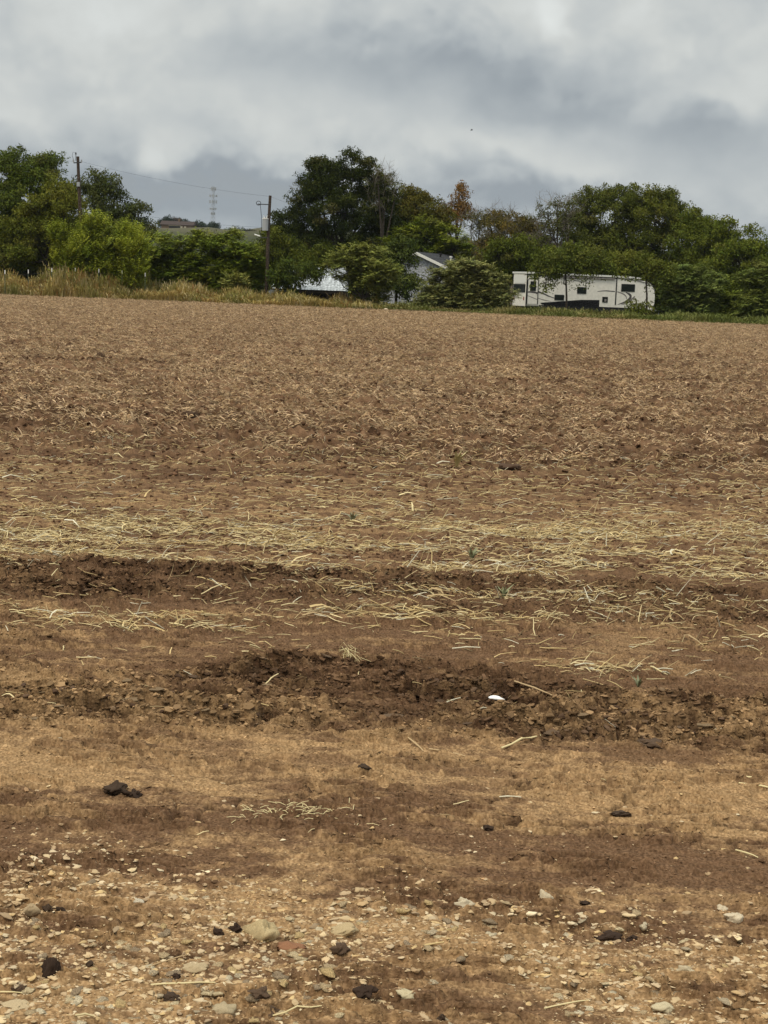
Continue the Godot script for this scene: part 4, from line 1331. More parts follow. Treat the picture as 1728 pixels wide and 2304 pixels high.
func make_stones() -> void:
	var shapes := []
	for k in 7:
		shapes.append(lump(1, 30 + k, [0.55, 0.4, 0.5, 0.35, 0.45, 0.6, 0.4][k], 0.5, k % 3 == 0))
	var cols := [Color(0.62, 0.49, 0.29), Color(0.50, 0.37, 0.21), Color(0.68, 0.57, 0.38), Color(0.34, 0.25, 0.155), Color(0.56, 0.40, 0.19), Color(0.50, 0.40, 0.26)]
	var said := ["cream pebble", "tan pebble", "whitish pebble", "dark brown pebble", "yellowish pebble", "grey pebble"]
	var mats := []
	for c in cols:
		mats.append(fade(mat(c, 0.9), 1.6, 0.62, 0.02))
	var found := []
	for k in 140000:
		var d := R(2.2, 4.6)
		var x := R(-2.6, 2.6)
		if absf(x) > 0.275 * d + 1.2 or R() > gravel_amount(x, d):
			continue
		var w := 0.0035 + 0.027 * pow(R(), 5.3)
		if d > 3.7: w = minf(w, 0.017)
		found.append([w / d, x, d, w])
	found.sort_custom(func(a, b): return a[0] > b[0])
	var bufs := []
	for k in 7:
		bufs.append(PackedFloat32Array())
	var kept := 0
	for f in found:
		var x: float = f[1]; var d: float = f[2]; var w: float = f[3]
		soil(x, d)
		var which := rng.randi() % 7
		var b := Basis.from_euler(Vector3(R(-0.2, 0.2), R(0, TAU), R(-0.2, 0.2))) * Basis.from_scale(Vector3(w * R(0.9, 1.5), w * R(0.6, 0.9), w * R(0.65, 1.0)))
		var p := Vector3(x, hgt + w * R(-0.15, -0.03), -d)
		var t := rng.randi() % 6
		if kept < 285 and absf(x) < 0.262 * d and d > 2.75:
			kept += 1
			var o := MeshInstance3D.new()
			o.name = quick("pebble")
			o.mesh = shapes[which]
			o.material_override = mats[t]
			o.transform = Transform3D(b, p)
			add_child(o)
			tag(o, where(said[t], x, d, 1.0 - kept / 285.0), "pebble", "pebbles in the near gravel")
		else:
			var g := R(0.7, 1.15)
			put(bufs[which], b, p, (cols[t] * g * 1.1).lerp(Color(0.42, 0.28, 0.15), R(0.1, 0.75)))
	var root := thing("gravel", "small gravel pressed into the compacted dirt nearest the camera", "gravel")
	root.set_meta("kind", "stuff")
	var m := mat(Color(1, 1, 1), 0.9, true)
	for k in 7:
		multi("pebbles", shapes[k], m, bufs[k], root).set_meta("kind", "stuff")
	# the stones one notices: x, d, width, height, tone, label
	var list := [
		[-0.25, 3.21, 0.086, 0.055, Color(0.71, 0.55, 0.30), "largest tan stone standing proud of the gravel left of centre"],
		[-0.63, 3.14, 0.062, 0.020, Color(0.76, 0.58, 0.35), "flat pale grey stone in the left part of the gravel"],
		[-0.38, 3.03, 0.066, 0.018, Color(0.64, 0.49, 0.29), "wide flat tan slab just above the longest pale straw"],
		[-0.80, 3.27, 0.042, 0.024, Color(0.59, 0.44, 0.26), "greyish stone beside the pair of dark clods at far left"],
		[0.24, 3.41, 0.042, 0.022, Color(0.78, 0.66, 0.46), "chunky white stone on the damp wheel track right of centre"],
		[0.44, 3.45, 0.034, 0.034, Color(0.80, 0.66, 0.45), "upright white pointed stone on the edge of the damp wheel track"],
		[0.90, 3.39, 0.052, 0.026, Color(0.82, 0.68, 0.47), "white slanting stone with a dark shadow near the right edge"],
		[0.88, 3.45, 0.036, 0.012, Color(0.80, 0.66, 0.45), "thin white flake just above the white slanting stone at right"],
		[0.09, 2.91, 0.048, 0.016, Color(0.73, 0.62, 0.39), "flat cream stone at the bottom right of the middle dark clods"],
		[-0.06, 3.23, 0.070, 0.022, Color(0.66, 0.50, 0.28), "low flat tan stone right of the largest tan stone"],
		[-0.18, 3.15, 0.050, 0.014, Color(0.39, 0.19, 0.10), "reddish brown flat stone touching the largest tan stone"],
		[0.63, 2.91, 0.042, 0.016, Color(0.76, 0.64, 0.41), "cream flat stone at the lower right of the gravel"],
		[0.30, 3.45, 0.026, 0.012, Color(0.78, 0.65, 0.43), "small white stone between the chunky and the upright white stones"],
		[-0.56, 3.36, 0.026, 0.018, Color(0.78, 0.68, 0.51), "bright white small stone at the top edge of the left gravel"],
		[0.03, 3.36, 0.030, 0.012, Color(0.71, 0.57, 0.37), "small cream stone left of the chunky white stone"],
		[-0.72, 2.82, 0.070, 0.018, Color(0.68, 0.52, 0.31), "broad grey stone at the bottom left corner"],
		[-0.30, 2.83, 0.062, 0.020, Color(0.59, 0.47, 0.29), "broad tan stone at the bottom edge left of the short straw"],
		[0.72, 3.10, 0.036, 0.014, Color(0.71, 0.59, 0.39), "flat pale stone below the long black clod at right"]]
	for k in list.size():
		var q: Array = list[k]
		soil(q[0], q[1])
		var o := part(quick("stone"), lump(6, 60 + k, 1.0, 0.42, k % 3 == 0), fade(mat(q[4], 0.9), 9.0, 0.66, 0.02), self)
		o.position = Vector3(q[0], hgt + q[3] * 0.10, -q[1])
		o.basis = Basis(Vector3.UP, R(-0.3, 0.3)) * Basis(Vector3.BACK, R(-0.12, 0.12)) * Basis.from_scale(Vector3(q[2] * 1.05, q[3] * 1.3, q[2] * 0.75))
		tag(o, q[5], "stone")
	var er := part(quick("stone"), lump(3, 99, 0.8, 0.3, true), mat(Color(0.62, 0.50, 0.36), 0.9), self)
	er.position = Vector3(-0.42, 0.06, -96.6)
	er.basis = Basis.from_scale(Vector3(0.48, 0.34, 0.3))
	tag(er, "pale stone lying alone where the field meets the grass below the house", "stone")

func make_clods() -> void:
	var shapes := []
	for k in 6:
		shapes.append(lump(1, 10 + k, [0.75, 0.5, 0.65, 0.4, 0.8, 0.55][k], 0.55, k % 2 == 0))
	var m := mat(Color(1, 1, 1), 1.0, true)
	m.metallic_specular = 0.15
	var bufs := []
	for k in 6:
		bufs.append(PackedFloat32Array())
	# crumbs: fine over the crust, bigger in the torn strips and on the tilled part
	var found := []
	for k in 210000:
		var d := 2.3 + 5.6 * pow(R(), 0.9)
		var x := R(-3.1, 3.1)
		if absf(x) > 0.275 * d + 1.1:
			continue
		soil(x, d)
		var keep := 0.26 + churned * 0.6
		if R() > keep:
			continue
		var w := 0.002 + 0.0065 * pow(R(), 2.0) + churned * 0.022 * pow(R(), 4.0)
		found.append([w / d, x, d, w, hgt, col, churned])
	found.sort_custom(func(a, b): return a[0] > b[0])
	var tones := [mat(Color(0.085, 0.050, 0.030), 1.0), mat(Color(0.125, 0.076, 0.045), 1.0), mat(Color(0.20, 0.128, 0.072), 1.0)]
	var said := ["dark damp clod", "brown clod", "light brown clod"]
	var kept := 0
	for f in found:
		var w: float = f[3]
		var b := Basis.from_euler(Vector3(R(-0.5, 0.5), R(0, TAU), R(-0.5, 0.5))) * Basis.from_scale(Vector3(w * R(0.9, 1.5), w * R(0.7, 1.1), w * R(0.7, 1.1)))
		var p := Vector3(f[1], f[4] + w * 0.12, -f[2])
		var which := rng.randi() % 6
		if kept < 180 and f[6] > 0.3 and absf(f[1]) < 0.262 * f[2]:
			kept += 1
			var t := 0 if R() < 0.5 else 1 if R() < 0.7 else 2
			var o := MeshInstance3D.new()
			o.name = quick("clod")
			o.mesh = shapes[which]
			o.material_override = tones[t]
			o.transform = Transform3D(b, p)
			add_child(o)
			tag(o, where(said[t], f[1], f[2], 1.0 - kept / 180.0), "clod", "clods in the torn wheel strips")
		else:
			var c: Color = f[5]
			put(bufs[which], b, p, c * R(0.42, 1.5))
	for k in 24000:                                       # lumps on the tilled part
		var d := 8.0 + 55.0 * pow(R(), 1.6)
		var x := R(-1, 1) * (0.285 * d + 0.8)
		soil(x, d)
		var w := R(0.02, 0.05) * (1.0 + 0.5 * R() * smooth(12.0, 20.0, d))
		if d < 11.0: w *= 0.6
		put(bufs[rng.randi() % 6], Basis.from_euler(Vector3(R(-0.5, 0.5), R(0, TAU), R(-0.5, 0.5))).scaled(Vector3.ONE * w), Vector3(x, hgt + w * 0.1, -d), Color(0.115, 0.064, 0.037) * R(0.7, 1.5))
	var root := thing("soil_crumbs", "loose crumbs and lumps of brown soil strewn over the field", "soil")
	root.set_meta("kind", "stuff")
	for k in 6:
		multi("crumbs", shapes[k], m, bufs[k], root).set_meta("kind", "stuff")
	var dark := Color(0.080, 0.050, 0.034)
	var list := [
		[-0.68, 2.97, 0.052, 0.046, "biggest dark upright clod in the left gravel"], [-0.73, 3.29, 0.028, 0.022, "dark clod at far left beside a white pebble"], [-0.77, 3.31, 0.026, 0.016, "smaller low clod touching the dark clod at far left"],
		[-0.35, 3.20, 0.020, 0.015, "tiny black clod left of the largest tan stone"], [-0.31, 3.23, 0.025, 0.020, "black clod just against the largest tan stone"], [-0.40, 2.87, 0.054, 0.024, "flat dark clod below the longest pale straw"],
		[0.0, 2.90, 0.054, 0.020, "dark crumbly clod alone at the bottom centre"], [-0.22, 2.87, 0.044, 0.020, "upper of two brown clods at the bottom edge"], [-0.20, 2.84, 0.036, 0.018, "lower of two brown clods at the bottom edge"],
		[0.57, 3.26, 0.050, 0.017, "long black clod on the damp wheel track at right"], [0.625, 3.26, 0.028, 0.015, "black clod end piece right of the long black clod"], [-0.76, 4.11, 0.085, 0.032, "dark lump of turned soil at left on the smooth dirt"],
		[-0.70, 4.09, 0.060, 0.020, "flat dark tail of the lump of turned soil at left"], [0.33, 3.96, 0.036, 0.013, "small black clod on the tan dirt right of centre"], [-0.03, 4.37, 0.038, 0.014, "small black clod below the torn wheel strip in the middle"],
		[0.54, 3.45, 0.030, 0.014, "dark clod beside the upright white stone"], [-0.73, 2.89, 0.028, 0.017, "small grey brown clod at the lower left edge"], [-0.61, 3.02, 0.017, 0.014, "tiny black clod right of the biggest dark clod"],
		[-0.41, 2.97, 0.024, 0.012, "small black clod just above the longest pale straw"], [-0.06, 3.13, 0.050, 0.024, "rough brown clod below the low flat tan stone"], [0.73, 4.10, 0.060, 0.018, "broken dark clods on the smooth dirt at right"],
		[0.93, 4.77, 0.090, 0.028, "brown rounded clod in front of the torn strip at right"], [-0.88, 3.62, 0.020, 0.012, "small dark clod at the left edge above the gravel"], [0.16, 2.83, 0.018, 0.014, "tiny black clod at the bottom right of centre"]]
	for k in list.size():
		var q: Array = list[k]
		soil(q[0], q[1])
		var c := dark if k % 3 != 2 else Color(0.11, 0.072, 0.047)
		if q[4].contains("brown"): c = Color(0.18, 0.115, 0.072)
		var o := part(quick("clod"), lump(6, 200 + k, 1.0, 0.6, k % 5 == 0), fade(mat(c, 1.0), 14.0, 0.5, 0.03), self)
		o.position = Vector3(q[0], hgt + q[3] * 0.32, -q[1])
		o.basis = Basis(Vector3.UP, R(-0.4, 0.4)) * Basis(Vector3.BACK, R(-0.15, 0.15)) * Basis.from_scale(Vector3(q[2] * 1.0, q[3] * 1.1, q[2] * 0.7))
		tag(o, q[4], "clod")
	for q in [[-5.29, 26.7, 0.2, 0.13, "dark lump standing out on the tilled field at upper left"], [-2.2, 16.2, 0.24, 0.13, "dark heap of soil left of centre on the tilled field"], [1.05, 12.25, 0.15, 0.07, "dark mound with dry leaves right of centre at mid field"]]:
		soil(q[0], q[1])
		var o := part(quick("clod"), lump(4, int(q[1] * 10.0), 1.0, 0.5, false), mat(Color(0.085, 0.052, 0.033), 1.0), self)
		o.position = Vector3(q[0], hgt + q[3] * 0.25, -q[1])
		o.basis = Basis.from_scale(Vector3(q[2], q[3], q[2] * 0.8))
		tag(o, q[4], "clod")

func make_slabs() -> void:                             # curled plates of broken mud standing in the torn strips
	var said := ["flat plate of broken mud lying in the near torn strip", "tilted plate of broken mud in the near torn strip"]
	var tones := [fade(mat(Color(0.20, 0.132, 0.080), 1.0), 4.0, 0.6), fade(mat(Color(0.145, 0.092, 0.056), 1.0), 4.0, 0.6), fade(mat(Color(0.30, 0.205, 0.115), 1.0), 4.0, 0.6)]
	var meshes := []
	for k in 6:
		var r := RandomNumberGenerator.new()
		r.seed = 400 + k
		var poly := PackedVector2Array()
		for i in 8:
			var a := TAU * i / 8.0 + r.randf_range(-0.25, 0.25)
			poly.append(Vector2(cos(a), sin(a)) * r.randf_range(0.32, 0.55))
		var g := Geo.new()
		var n := 8
		for i in n:                                      # domed top, ragged rim
			var a := poly[i]; var b := poly[(i + 1) % n]
			var ta := Vector3(a.x, 0.03 - 0.10 * a.length_squared(), a.y); var tb := Vector3(b.x, 0.03 - 0.10 * b.length_squared(), b.y)
			var c := Vector3(0, 0.05, 0)
			g.flat(c, ta, tb, Vector3.UP)
			var la := ta * 0.92 - Vector3(0, r.randf_range(0.14, 0.26), 0); var lb := tb * 0.92 - Vector3(0, r.randf_range(0.14, 0.26), 0)
			g.flat(ta, tb, lb, Vector3(a.x, 0, a.y))
			g.flat(ta, lb, la, Vector3(a.x, 0, a.y))
			g.flat(la, lb, Vector3(0, -0.25, 0), Vector3.DOWN)
		meshes.append(g.mesh())
	make_flakes(meshes)
	var made := 0
	for k in 3000:
		if made >= 60:
			break
		var d := R(4.7, 7.5)
		var x := R(-0.27, 0.27) * d
		soil(x, d)
		if churned < 0.45 or (d > 6.0 and R() < 0.7):
			continue
		made += 1
		var w := R(0.02, 0.05)
		var tilt := R(-0.5, 0.5)
		var o := MeshInstance3D.new()
		o.name = quick("mud_plate")
		o.mesh = meshes[rng.randi() % 6]
		var t := 1 if col.r < 0.15 else 0 if col.r < 0.24 else 2
		o.material_override = tones[t]
		o.transform = Transform3D(Basis.from_euler(Vector3(R(-0.12, 0.32), R(-0.5, 0.5), tilt * 0.5)) * Basis.from_scale(Vector3(w * R(1.2, 2.0), w * 0.5, w * 0.8)), Vector3(x, hgt + 0.003, -d))
		add_child(o)
		tag(o, where(["light brown", "dark brown", "dry tan"][t] + " broken mud plate", x, d, w * 10.0), "mud plate", "plates of broken mud in the wheel strips")

func make_flakes(meshes: Array) -> void:
	var bufs := []
	for k in meshes.size():
		bufs.append(PackedFloat32Array())
	for k in 105000:
		var d := R(3.0, 7.8)
		var x := R(-1, 1) * (0.29 * d + 0.7)
		soil(x, d)
		if R() > 0.05 + churned * 0.42:
			continue
		var w := R(0.006, 0.016) + churned * 0.024 * pow(R(), 3.0)
		var b := Basis.from_euler(Vector3(R(-0.35, 0.6), R(0, TAU), R(-0.4, 0.4))) * Basis.from_scale(Vector3(w * R(0.9, 1.7), w * R(0.6, 1.1), w))
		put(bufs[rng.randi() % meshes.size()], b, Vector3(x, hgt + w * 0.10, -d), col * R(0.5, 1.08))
	var root := thing("mud_flakes", "thin flakes and crusts of dried mud over the torn wheel strips", "mud")
	root.set_meta("kind", "stuff")
	var m := mat(Color(1, 1, 1), 1.0, true)
	m.metallic_specular = 0.15
	for k in meshes.size():
		multi("flakes", meshes[k], m, bufs[k], root).set_meta("kind", "stuff")

func make_singles() -> void:
	# the straws one notices: from x, d to x, d
	var m1 := mat(Color(0.66, 0.55, 0.30), 0.6); var m2 := mat(Color(0.46, 0.33, 0.18), 0.8)
	for q in [[-0.46, 2.93, -0.325, 2.955, 0.0035, 0, "longest pale straw lying level at the lower left"], [-0.19, 2.825, -0.09, 2.84, 0.003, 0, "short pale straw at the bottom edge beside two brown clods"],
		[0.42, 4.68, 0.56, 4.78, 0.006, 0, "thick tan stalk just in front of the torn strip"], [0.53, 5.48, 0.66, 5.28, 0.006, 1, "brown stick lying across the mud right of the white scrap"],
		[1.09, 4.5, 1.32, 4.40, 0.006, 0, "long pale stalk reaching the right edge"], [1.15, 4.42, 1.27, 4.35, 0.005, 0, "shorter pale stalk below the long one at the right edge"],
		[1.01, 3.86, 1.06, 3.81, 0.004, 0, "pale straw alone on the dirt near the right edge"], [-0.48, 3.02, -0.40, 3.09, 0.0025, 1, "thin brown twig in the gravel above the longest pale straw"],
		[-0.80, 2.88, -0.72, 2.88, 0.003, 0, "pale straw cut off by the lower left edge"], [0.11, 4.73, 0.16, 4.63, 0.005, 1, "short brown stick below the torn strip in the middle"],
		[0.38, 2.90, 0.48, 2.94, 0.003, 0, "thin pale straw at the bottom right of centre"], [1.07, 5.84, 1.15, 5.64, 0.006, 0, "bright straw slanting over the smooth mud at right"],
		[0.81, 4.47, 0.91, 4.54, 0.004, 1, "thin brown stick on the tan dirt at right"], [0.77, 5.39, 0.88, 5.47, 0.006, 0, "bright stub of straw beside the brown stick"], [0.18, 4.66, 0.30, 4.60, 0.005, 1, "long brown stalk lying along the edge of the torn strip"]]:
		q[4] *= 0.6
		soil(q[0], q[1]); var ya := hgt
		soil(q[2], q[3]); var yb := hgt
		var a: Vector3 = Vector3(q[0], ya + q[4] * 1.2, -q[1]); var b: Vector3 = Vector3(q[2], yb + q[4] * 1.2, -q[3])
		var mid := (b - a) * 0.5 + Vector3(0, maxf(0.0, (hgt - (ya + yb) * 0.5)) + 0.004, 0.006)
		var g := Geo.new()
		g.tube([Vector3.ZERO, (b - a) * 0.25 + Vector3(0, 0.002, 0.001), mid, (b - a) * 0.75 + Vector3(0, 0.003, 0.002), b - a], [q[4], q[4] * 0.95, q[4] * 1.1, q[4] * 0.9, q[4] * 0.7], 7)
		var o := part(quick("stalk"), g.mesh(), m1 if q[5] == 0 else m2, self)
		o.position = a
		tag(o, q[6], "straw")
	# a bright scrap of plastic in the mud
	var rise := -1.0
	for k in 9:
		soil(0.44, 5.30 - k * 0.02)
		rise = maxf(rise, hgt)
	var o := part("plastic_scrap", lump(3, 77, 1.0, 0.25, true), mat(Color(0.92, 0.92, 0.91), 0.5), self)
	o.position = Vector3(0.44, rise + 0.006, -5.24)
	o.basis = Basis(Vector3.BACK, -0.12) * Basis.from_scale(Vector3(0.058, 0.014, 0.03))
	tag(o, "small bright white scrap lying on the dark churned mud", "litter")
	# little weeds and tufts
	for q in [[1.01, 5.49, 0.055, Color(0.21, 0.22, 0.13), "small grey green weed sprouting by the straw at right", "weed"], [0.59, 12.1, 0.17, Color(0.42, 0.36, 0.18), "upright tuft of pale grass blades at mid field", "grass tuft"], [0.50, 8.05, 0.09, Color(0.24, 0.25, 0.14), "dull green weed in the thick straw band", "weed"], [-0.2, 9.3, 0.08, Color(0.24, 0.25, 0.15), "faint green weed beyond the thick straw band", "weed"], [0.6, 7.0, 0.08, Color(0.23, 0.24, 0.13), "greenish weed in the second torn strip", "weed"]]:
		soil(q[0], q[1])
		var root := thing("grass_tuft" if q[5] == "grass tuft" else "weed", q[4], q[5], Vector3(q[0], hgt, -q[1]))
		var ml := mat(q[3], 0.7)
		for k in 14:
			var yaw := R(0, TAU)
			var lean := Vector3(cos(yaw), 0, sin(yaw)) * R(0.2, 0.9)
			var s: float = q[2] * R(0.6, 1.1)
			var gg := Geo.new()
			gg.strip([Vector3.ZERO, (lean * 0.35 + Vector3(0, 0.5, 0)) * s, (lean + Vector3(0, 0.85, 0)) * s], [s * 0.05, s * 0.09, s * 0.01], Vector3(-sin(yaw), 0, cos(yaw)))
			part("blade", gg.mesh(), ml, root)
	# a thin mat of dry grass on the smooth dirt, and a bunch thrown over the clods
	for q in [[-0.22, 4.0, 0.17, 0.08, 95, 0.003, 0.035, "thin mat of short dry grass on the smooth dirt left of centre"], [-0.13, 5.78, 0.035, 0.10, 34, 0.02, 0.10, "bunch of bright straw draped over the edge of the torn strip"]]:
		soil(q[0], q[1])
		var gg := Geo.new()
		var base := hgt
		for k in q[4]:
			var x: float = q[0] + rng.randfn(0.0, 0.55) * q[2]; var d: float = q[1] + rng.randfn(0.0, 0.55) * q[3]
			soil(x, d)
			var yaw := R(0, TAU)
			if q[4] < 50: yaw = R(0.6, 1.7)
			var l: float = R(0.4, 1.2) * q[6]
			var p := Vector3(x - q[0], hgt - base + 0.003, -d + q[1])
			var e := Vector3(cos(yaw), R(-0.05, 0.35), sin(yaw)) * l
			gg.tube([p, p + e * 0.5 + Vector3(0, q[5], 0), p + e], [0.0011, 0.0012, 0.0008], 4)
		var mo := part("dry_grass_bunch" if q[4] < 50 else "dry_grass_mat", gg.mesh(), m1, self)
		mo.position = Vector3(q[0], base, -q[1])
		tag(mo, q[7], "dry grass")

func make_grass() -> void:
	var m := leaf_mat(Color(1, 1, 1), 0.5)
	var shapes := [tuft(1, 16, 0.22), tuft(2, 16, 0.25), tuft(3, 12, 0.18)]
	var dry := [PackedFloat32Array(), PackedFloat32Array(), PackedFloat32Array()]
	var green := [PackedFloat32Array(), PackedFloat32Array(), PackedFloat32Array()]
	for k in 17000:
		var x := R(-40, 40)
		var e := edge_at(x)
		var back := pow(R(), 1.2) * 8.0
		var d := e - 0.2 + back
		var n: float = noises.mid.get_noise_2d(x * 0.12, d * 0.2)
		var n2: float = noises.big.get_noise_2d(x * 0.5, d * 0.5)
		var left := 1.0 - smooth(-4.5, -1.2, x + n * 3.0)
		var h: float
		var c: Color
		if R() < left:
			if R() < 0.25: continue
			h = lerpf(1.05, 1.6, smooth(-8.0, -24.0, x)) * R(0.55, 1.1) * clampf(0.9 + n2 * 1.2, 0.55, 1.35) * lerpf(0.6, 1.0, smooth(0.0, 1.6, back))
			c = Color(0.46, 0.335, 0.130).lerp(Color(0.25, 0.24, 0.075), clampf(0.45 + n * 1.6 + R(-0.25, 0.25), 0.0, 1.0))
			if R() < 0.2: c = Color(0.54, 0.44, 0.24)
			if R() < 0.10: c = Color(0.36, 0.20, 0.08)
			put(dry[k % 3], Basis(Vector3.UP, R(0, TAU)) * Basis.from_scale(Vector3(1.3, h, 1.3)), Vector3(x, terrain(x, d) - 0.05, -d), c * R(0.8, 1.15))
		else:
			h = R(0.3, 0.62) * clampf(1.0 + n2 * 1.2, 0.6, 1.4) * lerpf(0.45, 1.0, smooth(0.0, 2.0, back))
			c = Color(0.160, 0.175, 0.055).lerp(Color(0.31, 0.26, 0.11), clampf(0.30 + n * 1.7 + R(-0.2, 0.2), 0.0, 1.0))
			if x > 13.0 and R() < smooth(13.0, 18.0, x): c = c.lerp(Color(0.13, 0.165, 0.04), 0.6)
			put(green[k % 3], Basis(Vector3.UP, R(0, TAU)) * Basis.from_scale(Vector3(1.2, h, 1.2)), Vector3(x, terrain(x, d) - 0.04, -d), c * R(0.8, 1.2))
	var a := thing("dry_grass", "tall dry golden grass along the left half of the far field edge", "grass")
	a.set_meta("kind", "stuff")
	var b := thing("green_grass", "short green and tan grass along the right half of the far field edge", "grass")
	b.set_meta("kind", "stuff")
	for k in 3:
		multi("tufts", shapes[k], m, dry[k], a).set_meta("kind", "stuff")
		multi("tufts", shapes[k], m, green[k], b).set_meta("kind", "stuff")


func _ready() -> void:
	rng.seed = 20241
	var cam := Camera3D.new()
	cam.name = "camera"
	cam.position = Vector3(0, 1.5, 0)
	cam.rotation = Vector3(deg_to_rad(-8.73), 0, deg_to_rad(2.2))
	cam.rotation_order = EULER_ORDER_YXZ
	cam.fov = 38.68
	cam.near = 0.05
	cam.far = 6000.0
	add_child(cam)
	cam.current = true
	var env := Environment.new()
	env.background_mode = Environment.BG_SKY
	env.sky = Sky.new()
	env.sky.sky_material = make_sky()
	env.tonemap_mode = Environment.TONE_MAPPER_LINEAR
	env.tonemap_exposure = 1.3
	env.fog_enabled = true
	env.fog_density = 0.00007
	env.fog_light_color = Color(0.80, 0.84, 0.88)
	env.sdfgi_enabled = true
	env.ssao_enabled = true
	env.ssil_enabled = true
	var we := WorldEnvironment.new()
	we.name = "environment"
	we.environment = env
	add_child(we)
	var sun := DirectionalLight3D.new()
	sun.name = "sun"
	sun.light_energy = 0.42
	sun.light_angular_distance = 16.0
	sun.light_color = Color(1.0, 0.95, 0.86)
	sun.rotation = Vector3(deg_to_rad(-57.0), deg_to_rad(-40.0), 0)
	sun.shadow_enabled = true
	add_child(sun)

	m_leaf = leaf_mat()
	m_bark = fade(mat(Color(0.085, 0.070, 0.055), 0.95), 1.0, 0.6)
	m_twig = mat(Color(1, 1, 1), 0.9, true)
	m_pole = fade(mat(Color(0.115, 0.085, 0.065), 0.95), 1.0, 0.55)
	m_iron = mat(Color(0.07, 0.07, 0.07), 0.6, false, 0.4)
	m_grey = mat(Color(0.36, 0.38, 0.40), 0.5)
	m_white = mat(Color(0.74, 0.74, 0.72), 0.5)
	m_black = mat(Color(0.02, 0.02, 0.02), 0.7)
	for kind in ["broad", "feather", "spiky", "twig"]:
		sprigs[kind] = []
		for k in 3:
			sprigs[kind].append(sprig(500 + k, kind))
	make_field()
	make_terrain()
	make_house()
	make_shed()
	make_camper()
	make_trailer()
	make_hill()
	make_poles()
	make_fence()
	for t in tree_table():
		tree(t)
	for t in far_tree_table():
		tree(t, true)
	make_grass()
	make_slabs()
	make_clods()
	make_stones()
	make_straw()
	make_singles()


